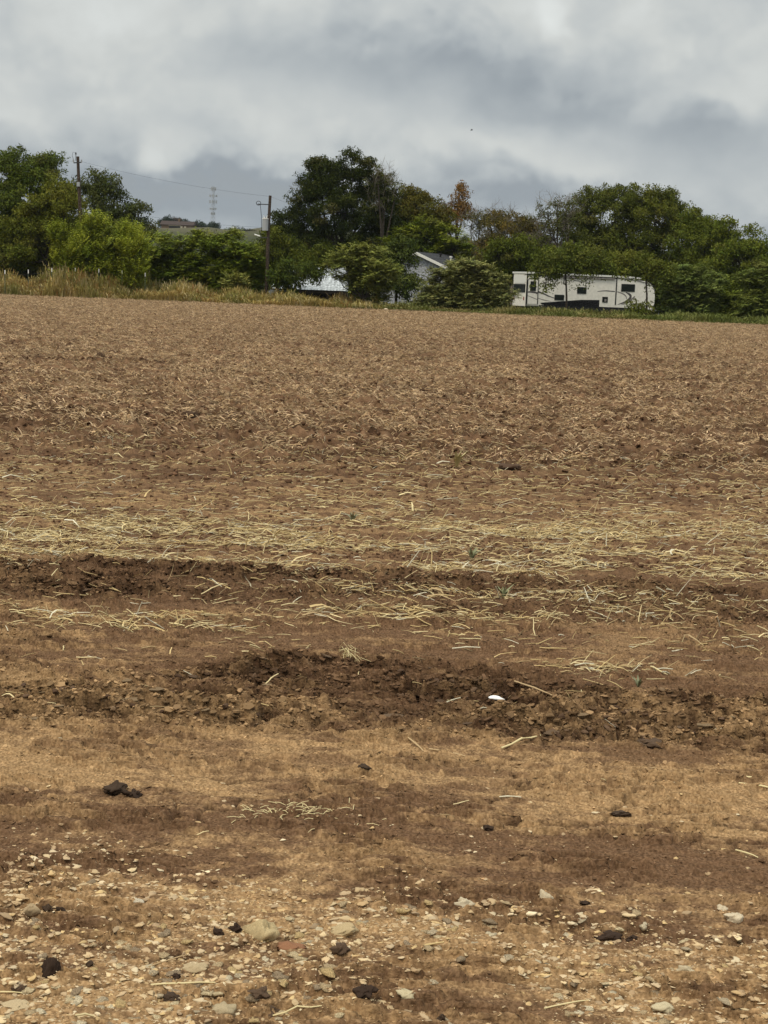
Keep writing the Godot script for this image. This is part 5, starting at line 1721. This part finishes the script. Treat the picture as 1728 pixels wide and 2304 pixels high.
func tree_table() -> Array:
	var t := []
	t.append({"name": "oak_tree", "label": "broad dark green tree filling the left edge of the photo behind the dry grass", "kind": "broad", "x": -29.99, "z": -118.0, "a": Color(0.078, 0.111, 0.018), "b": Color(0.128, 0.153, 0.024), "den": 1.0,
		"lobes": [[-29.99, 9.76, -119.04, 1.8, 1.73, 1.59], [-31.4, 8.44, -118.26, 2.16, 2.16, 1.94], [-28.05, 8.91, -117.42, 1.62, 1.8, 1.54], [-27.11, 10.22, -118.21, 0.5, 0.43, 0.42], [-29.28, 6.62, -118.0, 3.24, 2.16, 2.43], [-32.64, 6.14, -116.79, 2.52, 2.88, 2.43], [-30.7, 3.78, -118.78, 3.6, 2.16, 2.59], [-33.54, 3.33, -117.74, 2.16, 2.16, 1.94]]})
	t.append({"name": "oak_tree", "label": "olive green tree standing just left of the leaning utility pole", "kind": "broad", "x": -25.83, "z": -112.0, "a": Color(0.109, 0.127, 0.018), "b": Color(0.18, 0.182, 0.027), "den": 1.0,
		"lobes": [[-25.62, 7.42, -112.86, 1.43, 1.54, 1.34], [-26.62, 5.74, -112.2, 1.71, 1.71, 1.54], [-24.78, 6.14, -111.57, 1.19, 2.05, 1.46], [-27.79, 4.71, -112.82, 2.05, 1.71, 1.69], [-26.11, 3.62, -112.0, 2.39, 1.71, 1.84], [-28.8, 2.68, -111.43, 2.05, 1.19, 1.46]]})
	t.append({"name": "elm_tree", "label": "thin grey green tree sloping down to the right behind the leaning utility pole", "kind": "broad", "x": -24.41, "z": -125.0, "a": Color(0.065, 0.084, 0.021), "b": Color(0.12, 0.13, 0.037), "den": 0.62,
		"lobes": [[-25.61, 9.25, -125.78, 1.33, 1.29, 1.18], [-24.38, 9.0, -125.1, 0.84, 1.07, 0.86], [-26.16, 7.65, -124.45, 1.52, 1.9, 1.54], [-23.91, 7.19, -125.82, 1.71, 1.83, 1.59], [-22.59, 6.14, -125.0, 1.26, 1.22, 1.11], [-21.97, 7.11, -124.71, 0.61, 0.61, 0.55], [-21.37, 7.36, -125.11, 0.38, 0.3, 0.31], [-25.02, 4.94, -124.73, 2.67, 2.29, 2.23], [-22.01, 4.5, -124.31, 1.14, 1.52, 1.2], [-21.27, 5.45, -125.2, 0.84, 1.07, 0.86]]})
	t.append({"name": "yellow_bush", "label": "bright yellow green bush with upright shoots in front of the leaning utility pole", "kind": "spiky", "x": -20.64, "z": -102.5, "a": Color(0.186, 0.237, 0.025), "b": Color(0.31, 0.335, 0.04), "den": 1.15,
		"lobes": [[-20.97, 3.4, -103.29, 1.31, 1.56, 1.29], [-19.58, 3.3, -102.66, 1.56, 1.31, 1.29], [-21.73, 2.52, -102.13, 1.03, 1.19, 1.0], [-18.51, 3.49, -103.02, 1.09, 1.19, 1.03], [-20.76, 4.67, -102.5, 0.44, 0.81, 0.56], [-18.03, 2.6, -102.05, 0.94, 1.25, 0.98], [-20.19, 2.06, -102.84, 2.19, 0.94, 1.41], [-22.98, 4.23, -102.46, 0.5, 0.31, 0.37]]})
	t.append({"name": "willow_bush", "label": "feathery green bush directly right of the bright yellow green bush", "kind": "feather", "x": -16.54, "z": -106.0, "a": Color(0.141, 0.193, 0.026), "b": Color(0.237, 0.268, 0.04), "den": 1.2,
		"lobes": [[-17.22, 3.25, -106.81, 1.36, 1.45, 1.26], [-15.95, 3.36, -106.17, 1.55, 1.45, 1.35], [-17.69, 2.35, -105.53, 1.29, 1.29, 1.16], [-15.46, 2.44, -106.65, 1.94, 1.36, 1.48], [-16.72, 1.6, -106.0, 1.94, 0.71, 1.19]]})
	t.append({"name": "willow_bush", "label": "wide rounded feathery green bush on the left side of the transformer pole", "kind": "feather", "x": -12.11, "z": -105.0, "a": Color(0.128, 0.176, 0.022), "b": Color(0.234, 0.26, 0.034), "den": 1.2,
		"lobes": [[-13.59, 3.55, -105.84, 1.6, 1.41, 1.35], [-12.02, 3.74, -105.16, 1.6, 1.34, 1.32], [-10.59, 3.08, -104.52, 1.34, 1.54, 1.3], [-12.78, 2.28, -105.61, 2.56, 1.28, 1.73], [-9.88, 2.64, -105.0, 0.83, 1.34, 0.98], [-11.5, 1.64, -104.72, 1.92, 0.58, 1.12]]})
	t.append({"name": "sage_bush", "label": "small pale grey green bush at the foot of the wide rounded bush", "kind": "feather", "x": -10.78, "z": -102.0, "a": Color(0.213, 0.228, 0.06), "b": Color(0.3, 0.292, 0.085), "den": 1.2,
		"lobes": [[-10.8, 1.44, -102.37, 0.68, 0.62, 0.59]]})
	t.append({"name": "mesquite_tree", "label": "dark olive tree right behind the transformer pole and above the shed roof", "kind": "broad", "x": -7.57, "z": -107.0, "a": Color(0.07, 0.092, 0.014), "b": Color(0.123, 0.135, 0.021), "den": 1.0,
		"lobes": [[-7.9, 3.53, -107.68, 1.63, 1.14, 1.25], [-6.22, 3.18, -107.1, 1.3, 0.85, 0.97], [-8.87, 3.59, -106.71, 0.82, 1.63, 1.1], [-9.22, 2.05, -107.31, 0.65, 1.3, 0.88], [-5.33, 3.63, -107.0, 0.82, 0.72, 0.69]]})
	t.append({"name": "sapling", "label": "dark sparse leafy sapling in front of the pale metal shed roof", "kind": "broad", "x": -7.2, "z": -103.5, "a": Color(0.062, 0.089, 0.016), "b": Color(0.105, 0.13, 0.024), "den": 0.75,
		"lobes": [[-6.99, 2.2, -103.95, 0.88, 0.76, 0.74], [-7.74, 2.23, -103.58, 0.63, 0.76, 0.62], [-5.74, 2.31, -103.27, 0.76, 0.63, 0.62], [-7.27, 1.33, -103.7, 0.41, 0.57, 0.44], [-8.03, 1.7, -103.5, 0.44, 0.44, 0.4]]})
	t.append({"name": "oak_tree", "label": "tallest very dark tree in the middle of the treeline", "kind": "broad", "x": -4.43, "z": -128.0, "a": Color(0.032, 0.046, 0.01), "b": Color(0.061, 0.072, 0.015), "den": 1.0,
		"lobes": [[-6.81, 11.65, -128.51, 0.86, 0.98, 0.82], [-5.82, 10.65, -128.18, 1.56, 1.48, 1.37], [-3.57, 11.55, -127.55, 1.29, 1.25, 1.14], [-4.47, 9.95, -128.84, 1.95, 1.76, 1.67], [-7.33, 9.92, -128.0, 1.4, 1.25, 1.19], [-7.68, 9.01, -127.63, 1.4, 0.78, 0.98], [-2.36, 9.84, -128.59, 1.64, 1.64, 1.47], [-1.18, 8.95, -127.85, 1.29, 1.48, 1.25], [-4.96, 7.68, -126.95, 2.93, 1.76, 2.11], [-8.39, 7.18, -128.21, 1.87, 0.86, 1.23], [-9.52, 6.46, -127.74, 1.48, 1.09, 1.16], [-7.2, 5.72, -128.94, 2.34, 1.56, 1.76], [-2.62, 6.27, -128.23, 2.34, 1.95, 1.93], [-4.48, 4.69, -127.3, 3.12, 1.95, 2.28], [-0.54, 7.1, -128.71, 1.48, 1.95, 1.54], [-8.72, 5.09, -128.0, 1.95, 1.56, 1.58], [-1.38, 4.05, -127.25, 2.34, 1.56, 1.76]]})
	t.append({"name": "bare_tree", "label": "leafless grey twigs rising at the right shoulder of the tallest dark tree", "kind": "bare", "x": -0.57, "z": -126.0, "a": Color(0.078, 0.095, 0.022), "b": Color(0.12, 0.124, 0.032), "den": 0.35,
		"lobes": [[-0.92, 10.24, -126.55, 0.92, 0.92, 0.83], [0.04, 9.8, -126.07, 0.77, 0.58, 0.6], [-1.61, 10.66, -125.72, 0.77, 0.84, 0.73], [-1.16, 8.84, -126.52, 1.07, 1.07, 0.97]]})
	t.append({"name": "mesquite_tree", "label": "light green feathery mesquite between the metal shed and the grey house", "kind": "feather", "x": -1.99, "z": -102.0, "a": Color(0.184, 0.206, 0.048), "b": Color(0.272, 0.289, 0.075), "den": 1.15,
		"lobes": [[-2.16, 3.19, -102.71, 1.55, 1.18, 1.23], [-3.22, 2.85, -102.12, 1.31, 1.03, 1.05], [-1.07, 2.62, -101.53, 1.31, 1.31, 1.17], [-1.71, 1.69, -102.45, 1.55, 0.93, 1.12], [-4.21, 2.87, -102.0, 0.75, 0.68, 0.64], [-1.73, 3.99, -101.78, 0.75, 0.47, 0.55], [-0.48, 1.74, -102.27, 0.75, 1.12, 0.84]]})
	t.append({"name": "cedar_tree", "label": "narrow dark green tree against the left wall of the grey house", "kind": "broad", "x": 0.13, "z": -109.0, "a": Color(0.054, 0.078, 0.018), "b": Color(0.098, 0.12, 0.026), "den": 1.1,
		"lobes": [[0.31, 3.47, -109.66, 1.1, 1.2, 1.03], [-0.14, 2.16, -109.11, 0.93, 1.26, 0.99], [1.03, 1.81, -109.0, 0.73, 1.13, 0.84, 0.6], [0.53, 4.38, -109.35, 0.86, 0.73, 0.72], [1.58, 1.83, -109.0, 0.46, 1.0, 0.66, 0.4]]})
	t.append({"name": "pecan_tree", "label": "olive tree with browning top right of the tallest dark tree", "kind": "broad", "x": 2.47, "z": -132.0, "a": Color(0.101, 0.108, 0.019), "b": Color(0.158, 0.117, 0.027), "den": 0.9,
		"lobes": [[1.33, 9.4, -132.77, 1.33, 1.29, 1.18], [2.94, 8.65, -132.16, 1.33, 1.41, 1.23], [2.01, 7.37, -131.42, 2.01, 1.61, 1.63], [0.58, 8.48, -132.48, 1.01, 1.61, 1.18], [3.97, 7.83, -132.0, 0.97, 1.21, 0.98]]})
	t.append({"name": "mesquite_tree", "label": "bright mid green tree directly behind the roof of the grey house", "kind": "feather", "x": 3.81, "z": -124.0, "a": Color(0.126, 0.165, 0.018), "b": Color(0.197, 0.219, 0.026), "den": 1.15,
		"lobes": [[3.81, 5.45, -124.86, 1.96, 1.44, 1.53], [1.59, 5.18, -124.17, 2.19, 1.44, 1.63], [4.95, 4.87, -123.56, 1.44, 1.21, 1.19], [2.66, 6.24, -124.51, 1.51, 1.06, 1.16], [0.49, 4.77, -124.0, 1.51, 1.51, 1.36]]})
	t.append({"name": "maple_tree", "label": "slim rust orange tree with half its leaves gone", "kind": "broad", "x": 5.93, "z": -134.0, "a": Color(0.194, 0.108, 0.032), "b": Color(0.247, 0.137, 0.044), "den": 0.5,
		"lobes": [[5.73, 10.07, -134.29, 0.49, 0.9, 0.62], [5.47, 8.69, -134.12, 0.98, 1.14, 0.96], [4.84, 7.57, -133.65, 0.98, 1.22, 0.99], [6.09, 8.4, -134.35, 0.73, 1.14, 0.85], [4.08, 6.75, -134.0, 1.02, 1.22, 1.01]]})
	t.append({"name": "bare_tree", "label": "nearly leafless grey tree right of the rust orange tree", "kind": "bare", "x": 6.85, "z": -130.0, "a": Color(0.093, 0.095, 0.027), "b": Color(0.128, 0.124, 0.036), "den": 0.5,
		"lobes": [[6.66, 7.15, -130.67, 1.11, 1.31, 1.09], [7.49, 7.68, -130.1, 0.79, 0.99, 0.8], [7.0, 5.56, -129.57, 1.19, 1.39, 1.16]]})
	t.append({"name": "hackberry_tree", "label": "greyish brown twiggy tree left of the camper in the background row", "kind": "twiggy", "x": 9.52, "z": -128.0, "a": Color(0.112, 0.105, 0.027), "b": Color(0.188, 0.137, 0.032), "den": 0.75,
		"lobes": [[8.83, 7.45, -128.51, 1.09, 0.86, 0.88], [10.38, 7.21, -128.1, 1.56, 0.86, 1.09], [9.29, 5.96, -127.44, 2.34, 1.56, 1.76], [11.58, 6.24, -128.66, 1.56, 1.37, 1.32], [12.02, 5.12, -128.0, 1.95, 1.56, 1.58], [8.6, 4.43, -127.25, 1.95, 1.56, 1.58]]})
	t.append({"name": "bare_tree", "label": "thin pale branched tree with tufts of leaves left of the big right hand tree", "kind": "bare", "x": 14.22, "z": -126.0, "a": Color(0.085, 0.097, 0.024), "b": Color(0.128, 0.137, 0.034), "den": 0.55,
		"lobes": [[13.7, 8.95, -126.41, 0.69, 0.92, 0.73], [14.34, 7.57, -126.14, 1.15, 1.34, 1.12], [12.87, 8.26, -125.72, 0.77, 0.84, 0.73], [15.04, 8.41, -126.44, 0.92, 1.27, 0.98], [13.67, 6.06, -126.0, 1.92, 1.54, 1.55]]})
	t.append({"name": "willow_bush", "label": "large grey green willow like bush between the grey house and the camper", "kind": "feather", "x": 5.21, "z": -100.5, "a": Color(0.188, 0.2, 0.073), "b": Color(0.268, 0.275, 0.097), "den": 1.2,
		"lobes": [[3.52, 1.74, -101.27, 1.29, 1.29, 1.16], [2.8, 1.02, -100.5, 0.8, 0.86, 0.74, 0.7], [5.0, 2.54, -100.15, 1.47, 0.98, 1.1], [6.1, 1.68, -101.12, 1.59, 1.29, 1.3], [4.46, 1.02, -100.5, 1.53, 0.86, 1.07], [7.17, 1.42, -100.01, 1.01, 1.16, 0.98], [4.97, 3.07, -100.64, 0.86, 0.4, 0.56], [6.5, 2.74, -100.43, 0.86, 0.55, 0.63], [2.4, 1.0, -100.5, 0.61, 0.67, 0.58, 0.5]]})
	t.append({"name": "cedar_tree", "label": "mid green brush closing the gap behind the large willow like bush", "kind": "broad", "x": 9.41, "z": -117.0, "a": Color(0.085, 0.108, 0.016), "b": Color(0.135, 0.153, 0.024), "den": 1.1,
		"lobes": [[8.95, 3.52, -117.86, 1.43, 1.43, 1.28], [9.95, 4.53, -117.15, 1.78, 1.28, 1.38], [8.2, 4.36, -116.61, 1.07, 1.07, 0.96], [8.13, 2.28, -117.43, 0.89, 1.07, 0.88]]})
	t.append({"name": "oak_tree", "label": "high rounded green tree above the front half of the camper", "kind": "broad", "x": 19.13, "z": -130.0, "a": Color(0.081, 0.1, 0.019), "b": Color(0.143, 0.153, 0.03), "den": 0.95,
		"lobes": [[17.78, 9.86, -130.67, 1.51, 1.11, 1.18], [19.39, 10.11, -130.12, 1.51, 1.03, 1.14], [16.69, 8.6, -129.43, 1.58, 1.58, 1.43], [15.61, 7.03, -130.76, 1.58, 1.58, 1.43], [19.06, 7.93, -130.0, 2.77, 1.98, 2.14], [17.26, 5.56, -129.05, 3.17, 1.98, 2.32], [19.4, 5.64, -130.71, 2.38, 1.98, 1.96]]})
	t.append({"name": "oak_tree", "label": "second high rounded tree right of the camper's front end, same height as its neighbour", "kind": "broad", "x": 22.03, "z": -128.0, "a": Color(0.087, 0.108, 0.019), "b": Color(0.15, 0.159, 0.027), "den": 1.0,
		"lobes": [[21.12, 9.87, -128.63, 1.48, 1.05, 1.14], [22.86, 9.67, -128.15, 1.48, 1.25, 1.23], [22.21, 7.96, -127.3, 2.34, 1.95, 1.93], [24.44, 8.79, -128.51, 1.25, 1.05, 1.04], [20.82, 5.64, -128.0, 2.73, 1.95, 2.11], [24.22, 6.53, -127.06, 2.34, 1.95, 1.93], [21.69, 4.16, -128.56, 2.34, 1.56, 1.76]]})
	t.append({"name": "elm_tree", "label": "green tree with ragged top stepping down right of the two high rounded trees", "kind": "broad", "x": 25.76, "z": -122.0, "a": Color(0.093, 0.121, 0.018), "b": Color(0.162, 0.179, 0.027), "den": 1.05,
		"lobes": [[24.43, 7.85, -122.62, 1.04, 1.04, 0.94], [25.65, 7.18, -122.14, 1.23, 1.19, 1.09], [24.59, 5.63, -121.33, 2.23, 1.86, 1.84], [26.78, 5.71, -122.89, 1.86, 1.86, 1.67], [25.45, 3.86, -122.0, 2.23, 1.67, 1.76]]})
	t.append({"name": "elm_tree", "label": "lower green tree at the far right end of the treeline", "kind": "broad", "x": 28.24, "z": -119.0, "a": Color(0.093, 0.124, 0.018), "b": Color(0.165, 0.189, 0.027), "den": 1.05,
		"lobes": [[26.72, 7.1, -119.54, 1.02, 0.91, 0.86], [28.21, 6.21, -119.14, 1.2, 1.16, 1.06], [27.62, 4.61, -118.35, 2.18, 1.81, 1.79], [29.47, 4.68, -119.57, 1.2, 1.52, 1.22], [26.27, 3.5, -119.0, 2.18, 1.81, 1.79], [28.85, 2.54, -118.13, 1.81, 1.81, 1.63], [30.79, 2.97, -119.52, 1.45, 1.81, 1.47]]})
	t.append({"name": "willow_bush", "label": "soft bluish green mesquite bush touching the front end of the camper", "kind": "feather", "x": 20.79, "z": -106.0, "a": Color(0.141, 0.186, 0.051), "b": Color(0.227, 0.259, 0.068), "den": 1.2,
		"lobes": [[21.25, 3.04, -106.64, 1.49, 1.07, 1.15], [20.27, 2.53, -106.12, 0.97, 1.23, 0.99], [22.34, 2.61, -105.62, 1.07, 1.23, 1.03], [21.27, 1.94, -106.43, 1.68, 0.9, 1.16], [21.77, 1.58, -106.0, 1.61, 0.65, 1.02]]})
	t.append({"name": "mesquite_bush", "label": "brighter green bush above the orange marker post", "kind": "feather", "x": 24.22, "z": -107.5, "a": Color(0.145, 0.189, 0.026), "b": Color(0.225, 0.252, 0.038), "den": 1.1,
		"lobes": [[24.15, 2.11, -108.15, 1.24, 1.08, 1.05], [23.31, 1.12, -107.57, 1.08, 0.59, 0.75], [25.17, 1.44, -107.24, 0.98, 0.72, 0.77]]})
	t.append({"name": "mesquite_bush", "label": "dull green bush cut off by the right edge of the photo", "kind": "feather", "x": 25.39, "z": -104.0, "a": Color(0.12, 0.155, 0.036), "b": Color(0.197, 0.224, 0.05), "den": 1.15,
		"lobes": [[25.19, 2.72, -104.53, 0.89, 1.2, 0.94], [26.21, 2.45, -104.1, 0.79, 1.74, 1.14], [25.0, 1.16, -103.79, 1.52, 0.57, 0.94], [26.87, 1.23, -104.38, 0.95, 0.79, 0.78]]})
	t.append({"name": "slender_tree", "label": "thin trunked tree hanging over the middle of the camper's side", "kind": "broad", "x": 12.45, "z": -105.0, "a": Color(0.093, 0.119, 0.021), "b": Color(0.158, 0.169, 0.034), "den": 0.85,
		"lobes": [[12.42, 3.73, -105.48, 1.54, 0.8, 1.05], [11.18, 3.43, -105.08, 1.15, 0.64, 0.81], [13.44, 3.58, -104.79, 1.28, 0.58, 0.84], [13.03, 4.25, -105.4, 2.11, 0.83, 1.32], [12.12, 2.35, -105.0, 1.15, 0.58, 0.78, 0.13], [10.86, 2.36, -105.0, 0.77, 0.51, 0.58, 0.15], [13.76, 2.41, -105.0, 0.7, 0.38, 0.49, 0.13], [10.11, 2.83, -105.0, 0.7, 0.38, 0.49, 0.25]]})
	t.append({"name": "slender_tree", "label": "thin trunked tree in front of the camper's rounded front end", "kind": "broad", "x": 17.99, "z": -104.0, "a": Color(0.102, 0.124, 0.021), "b": Color(0.173, 0.179, 0.032), "den": 0.85,
		"lobes": [[16.98, 3.89, -104.38, 1.2, 0.63, 0.83], [17.99, 3.68, -104.07, 1.14, 0.57, 0.77], [18.82, 3.46, -103.83, 0.63, 0.48, 0.5], [17.5, 0.75, -104.15, 0.32, 0.48, 0.36], [16.25, 3.06, -104.0, 0.63, 0.32, 0.43, 0.2], [18.46, 2.31, -104.0, 0.44, 0.57, 0.46, 0.12]]})
	t.append({"name": "hedge_tree", "label": "row of mid green brush showing just above the camper roof", "kind": "broad", "x": 16.07, "z": -119.5, "a": Color(0.087, 0.113, 0.016), "b": Color(0.147, 0.163, 0.024), "den": 1.05,
		"lobes": [[17.73, 3.96, -120.02, 2.11, 0.87, 1.34], [19.87, 4.18, -119.6, 1.75, 0.87, 1.18], [12.52, 4.05, -119.13, 2.11, 1.02, 1.41], [15.56, 4.23, -119.99, 1.75, 1.02, 1.25], [10.59, 3.2, -119.5, 1.46, 1.02, 1.11]]})
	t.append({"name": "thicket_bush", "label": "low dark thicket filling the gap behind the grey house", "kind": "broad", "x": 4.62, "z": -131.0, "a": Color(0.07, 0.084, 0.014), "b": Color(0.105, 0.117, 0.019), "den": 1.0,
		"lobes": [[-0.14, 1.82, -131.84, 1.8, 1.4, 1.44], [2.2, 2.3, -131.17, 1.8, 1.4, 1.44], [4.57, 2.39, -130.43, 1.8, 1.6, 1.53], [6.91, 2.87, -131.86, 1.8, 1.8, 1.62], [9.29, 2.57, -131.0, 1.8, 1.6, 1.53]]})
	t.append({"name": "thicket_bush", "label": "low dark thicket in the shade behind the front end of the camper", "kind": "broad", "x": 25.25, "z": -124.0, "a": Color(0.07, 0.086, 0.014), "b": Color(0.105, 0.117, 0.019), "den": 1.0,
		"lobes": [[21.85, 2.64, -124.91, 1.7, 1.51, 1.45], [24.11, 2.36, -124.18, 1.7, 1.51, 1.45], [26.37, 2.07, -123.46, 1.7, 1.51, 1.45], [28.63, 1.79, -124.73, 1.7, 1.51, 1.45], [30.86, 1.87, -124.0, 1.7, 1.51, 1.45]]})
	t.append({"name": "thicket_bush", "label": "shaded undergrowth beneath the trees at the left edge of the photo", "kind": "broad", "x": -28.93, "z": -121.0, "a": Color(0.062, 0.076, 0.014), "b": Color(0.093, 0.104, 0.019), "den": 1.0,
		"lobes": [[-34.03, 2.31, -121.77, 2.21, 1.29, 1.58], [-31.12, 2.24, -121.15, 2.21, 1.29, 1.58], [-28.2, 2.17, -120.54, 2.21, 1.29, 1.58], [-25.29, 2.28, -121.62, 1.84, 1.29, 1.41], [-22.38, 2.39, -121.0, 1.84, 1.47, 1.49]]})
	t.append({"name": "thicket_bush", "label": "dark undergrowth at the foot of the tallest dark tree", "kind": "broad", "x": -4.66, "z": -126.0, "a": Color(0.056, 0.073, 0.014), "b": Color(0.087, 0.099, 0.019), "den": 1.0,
		"lobes": [[-9.27, 2.59, -126.81, 1.73, 1.34, 1.38], [-6.61, 2.5, -126.16, 1.73, 1.34, 1.38], [-3.96, 2.41, -125.52, 1.73, 1.34, 1.38], [-1.31, 2.7, -126.64, 1.73, 1.34, 1.38]]})
	return t

func far_tree_table() -> Array:
	var t := []
	t.append({"name": "cedar_tree", "label": "small dark tree on the far hill left of the ranch house", "x": -101.21, "y": 18.99, "z": -600.0, "a": Color(0.03, 0.045, 0.02),
		"lobes": [[-101.25, 23.67, -601.1, 2.19, 1.83, 1.81], [-102.13, 21.87, -600.22, 2.19, 1.83, 1.81]]})
	t.append({"name": "cedar_tree", "label": "darkest round tree rising behind the ranch house roof", "x": -94.34, "y": 19.82, "z": -615.0, "a": Color(0.022, 0.036, 0.018),
		"lobes": [[-94.59, 25.12, -616.12, 2.81, 1.87, 2.11], [-95.86, 23.98, -615.18, 2.25, 1.5, 1.69]]})
	t.append({"name": "maple_tree", "label": "reddish brown tree behind the ranch house chimney", "x": -90.73, "y": 20.07, "z": -618.0, "a": Color(0.075, 0.05, 0.035),
		"lobes": [[-90.98, 25.39, -618.9, 2.07, 1.51, 1.61], [-89.84, 23.97, -618.18, 1.51, 1.51, 1.36]]})
	t.append({"name": "cedar_tree", "label": "slim dark tree behind the right end of the ranch house", "x": -86.93, "y": 20.14, "z": -616.0, "a": Color(0.03, 0.042, 0.025),
		"lobes": [[-87.72, 24.7, -616.79, 1.31, 1.5, 1.27], [-86.23, 24.21, -616.11, 0.94, 1.69, 1.18]]})
	t.append({"name": "elm_tree", "label": "brown green tree right of the ranch house", "x": -81.43, "y": 19.89, "z": -604.0, "a": Color(0.05, 0.05, 0.03),
		"lobes": [[-81.82, 22.98, -605.1, 2.21, 1.84, 1.82], [-83.25, 21.86, -604.18, 1.47, 1.47, 1.33]]})
	t.append({"name": "cedar_tree", "label": "dark tree left of the base of the cell tower", "x": -79.52, "y": 20.04, "z": -606.0, "a": Color(0.028, 0.044, 0.02),
		"lobes": [[-79.75, 23.85, -607.0, 1.66, 1.85, 1.58], [-78.64, 22.65, -606.18, 2.22, 1.48, 1.66]]})
	t.append({"name": "cedar_tree", "label": "dark pointed tree under the cell tower", "x": -74.87, "y": 20.29, "z": -608.0, "a": Color(0.026, 0.042, 0.022),
		"lobes": [[-75.27, 23.75, -608.67, 1.11, 1.48, 1.17], [-73.62, 23.27, -608.18, 1.48, 1.48, 1.33], [-74.7, 22.52, -607.6, 2.22, 1.11, 1.5]]})
	t.append({"name": "elm_tree", "label": "green tree on the skyline left of the long dark building", "x": -55.93, "y": 17.66, "z": -520.0, "a": Color(0.045, 0.06, 0.028),
		"lobes": [[-55.94, 19.62, -520.57, 1.11, 0.95, 0.93], [-57.94, 18.47, -520.1, 2.22, 0.79, 1.35], [-53.73, 18.33, -519.66, 1.9, 0.95, 1.28], [-56.05, 17.78, -520.46, 3.49, 0.95, 2.0]]})
	t.append({"name": "bare_tree", "label": "greyish bush beside the long dark building", "x": -49.63, "y": 17.33, "z": -505.0, "a": Color(0.05, 0.053, 0.045),
		"lobes": [[-49.45, 17.65, -505.65, 1.08, 1.08, 0.97], [-50.18, 16.43, -505.11, 2.15, 0.92, 1.38]]})
	return t
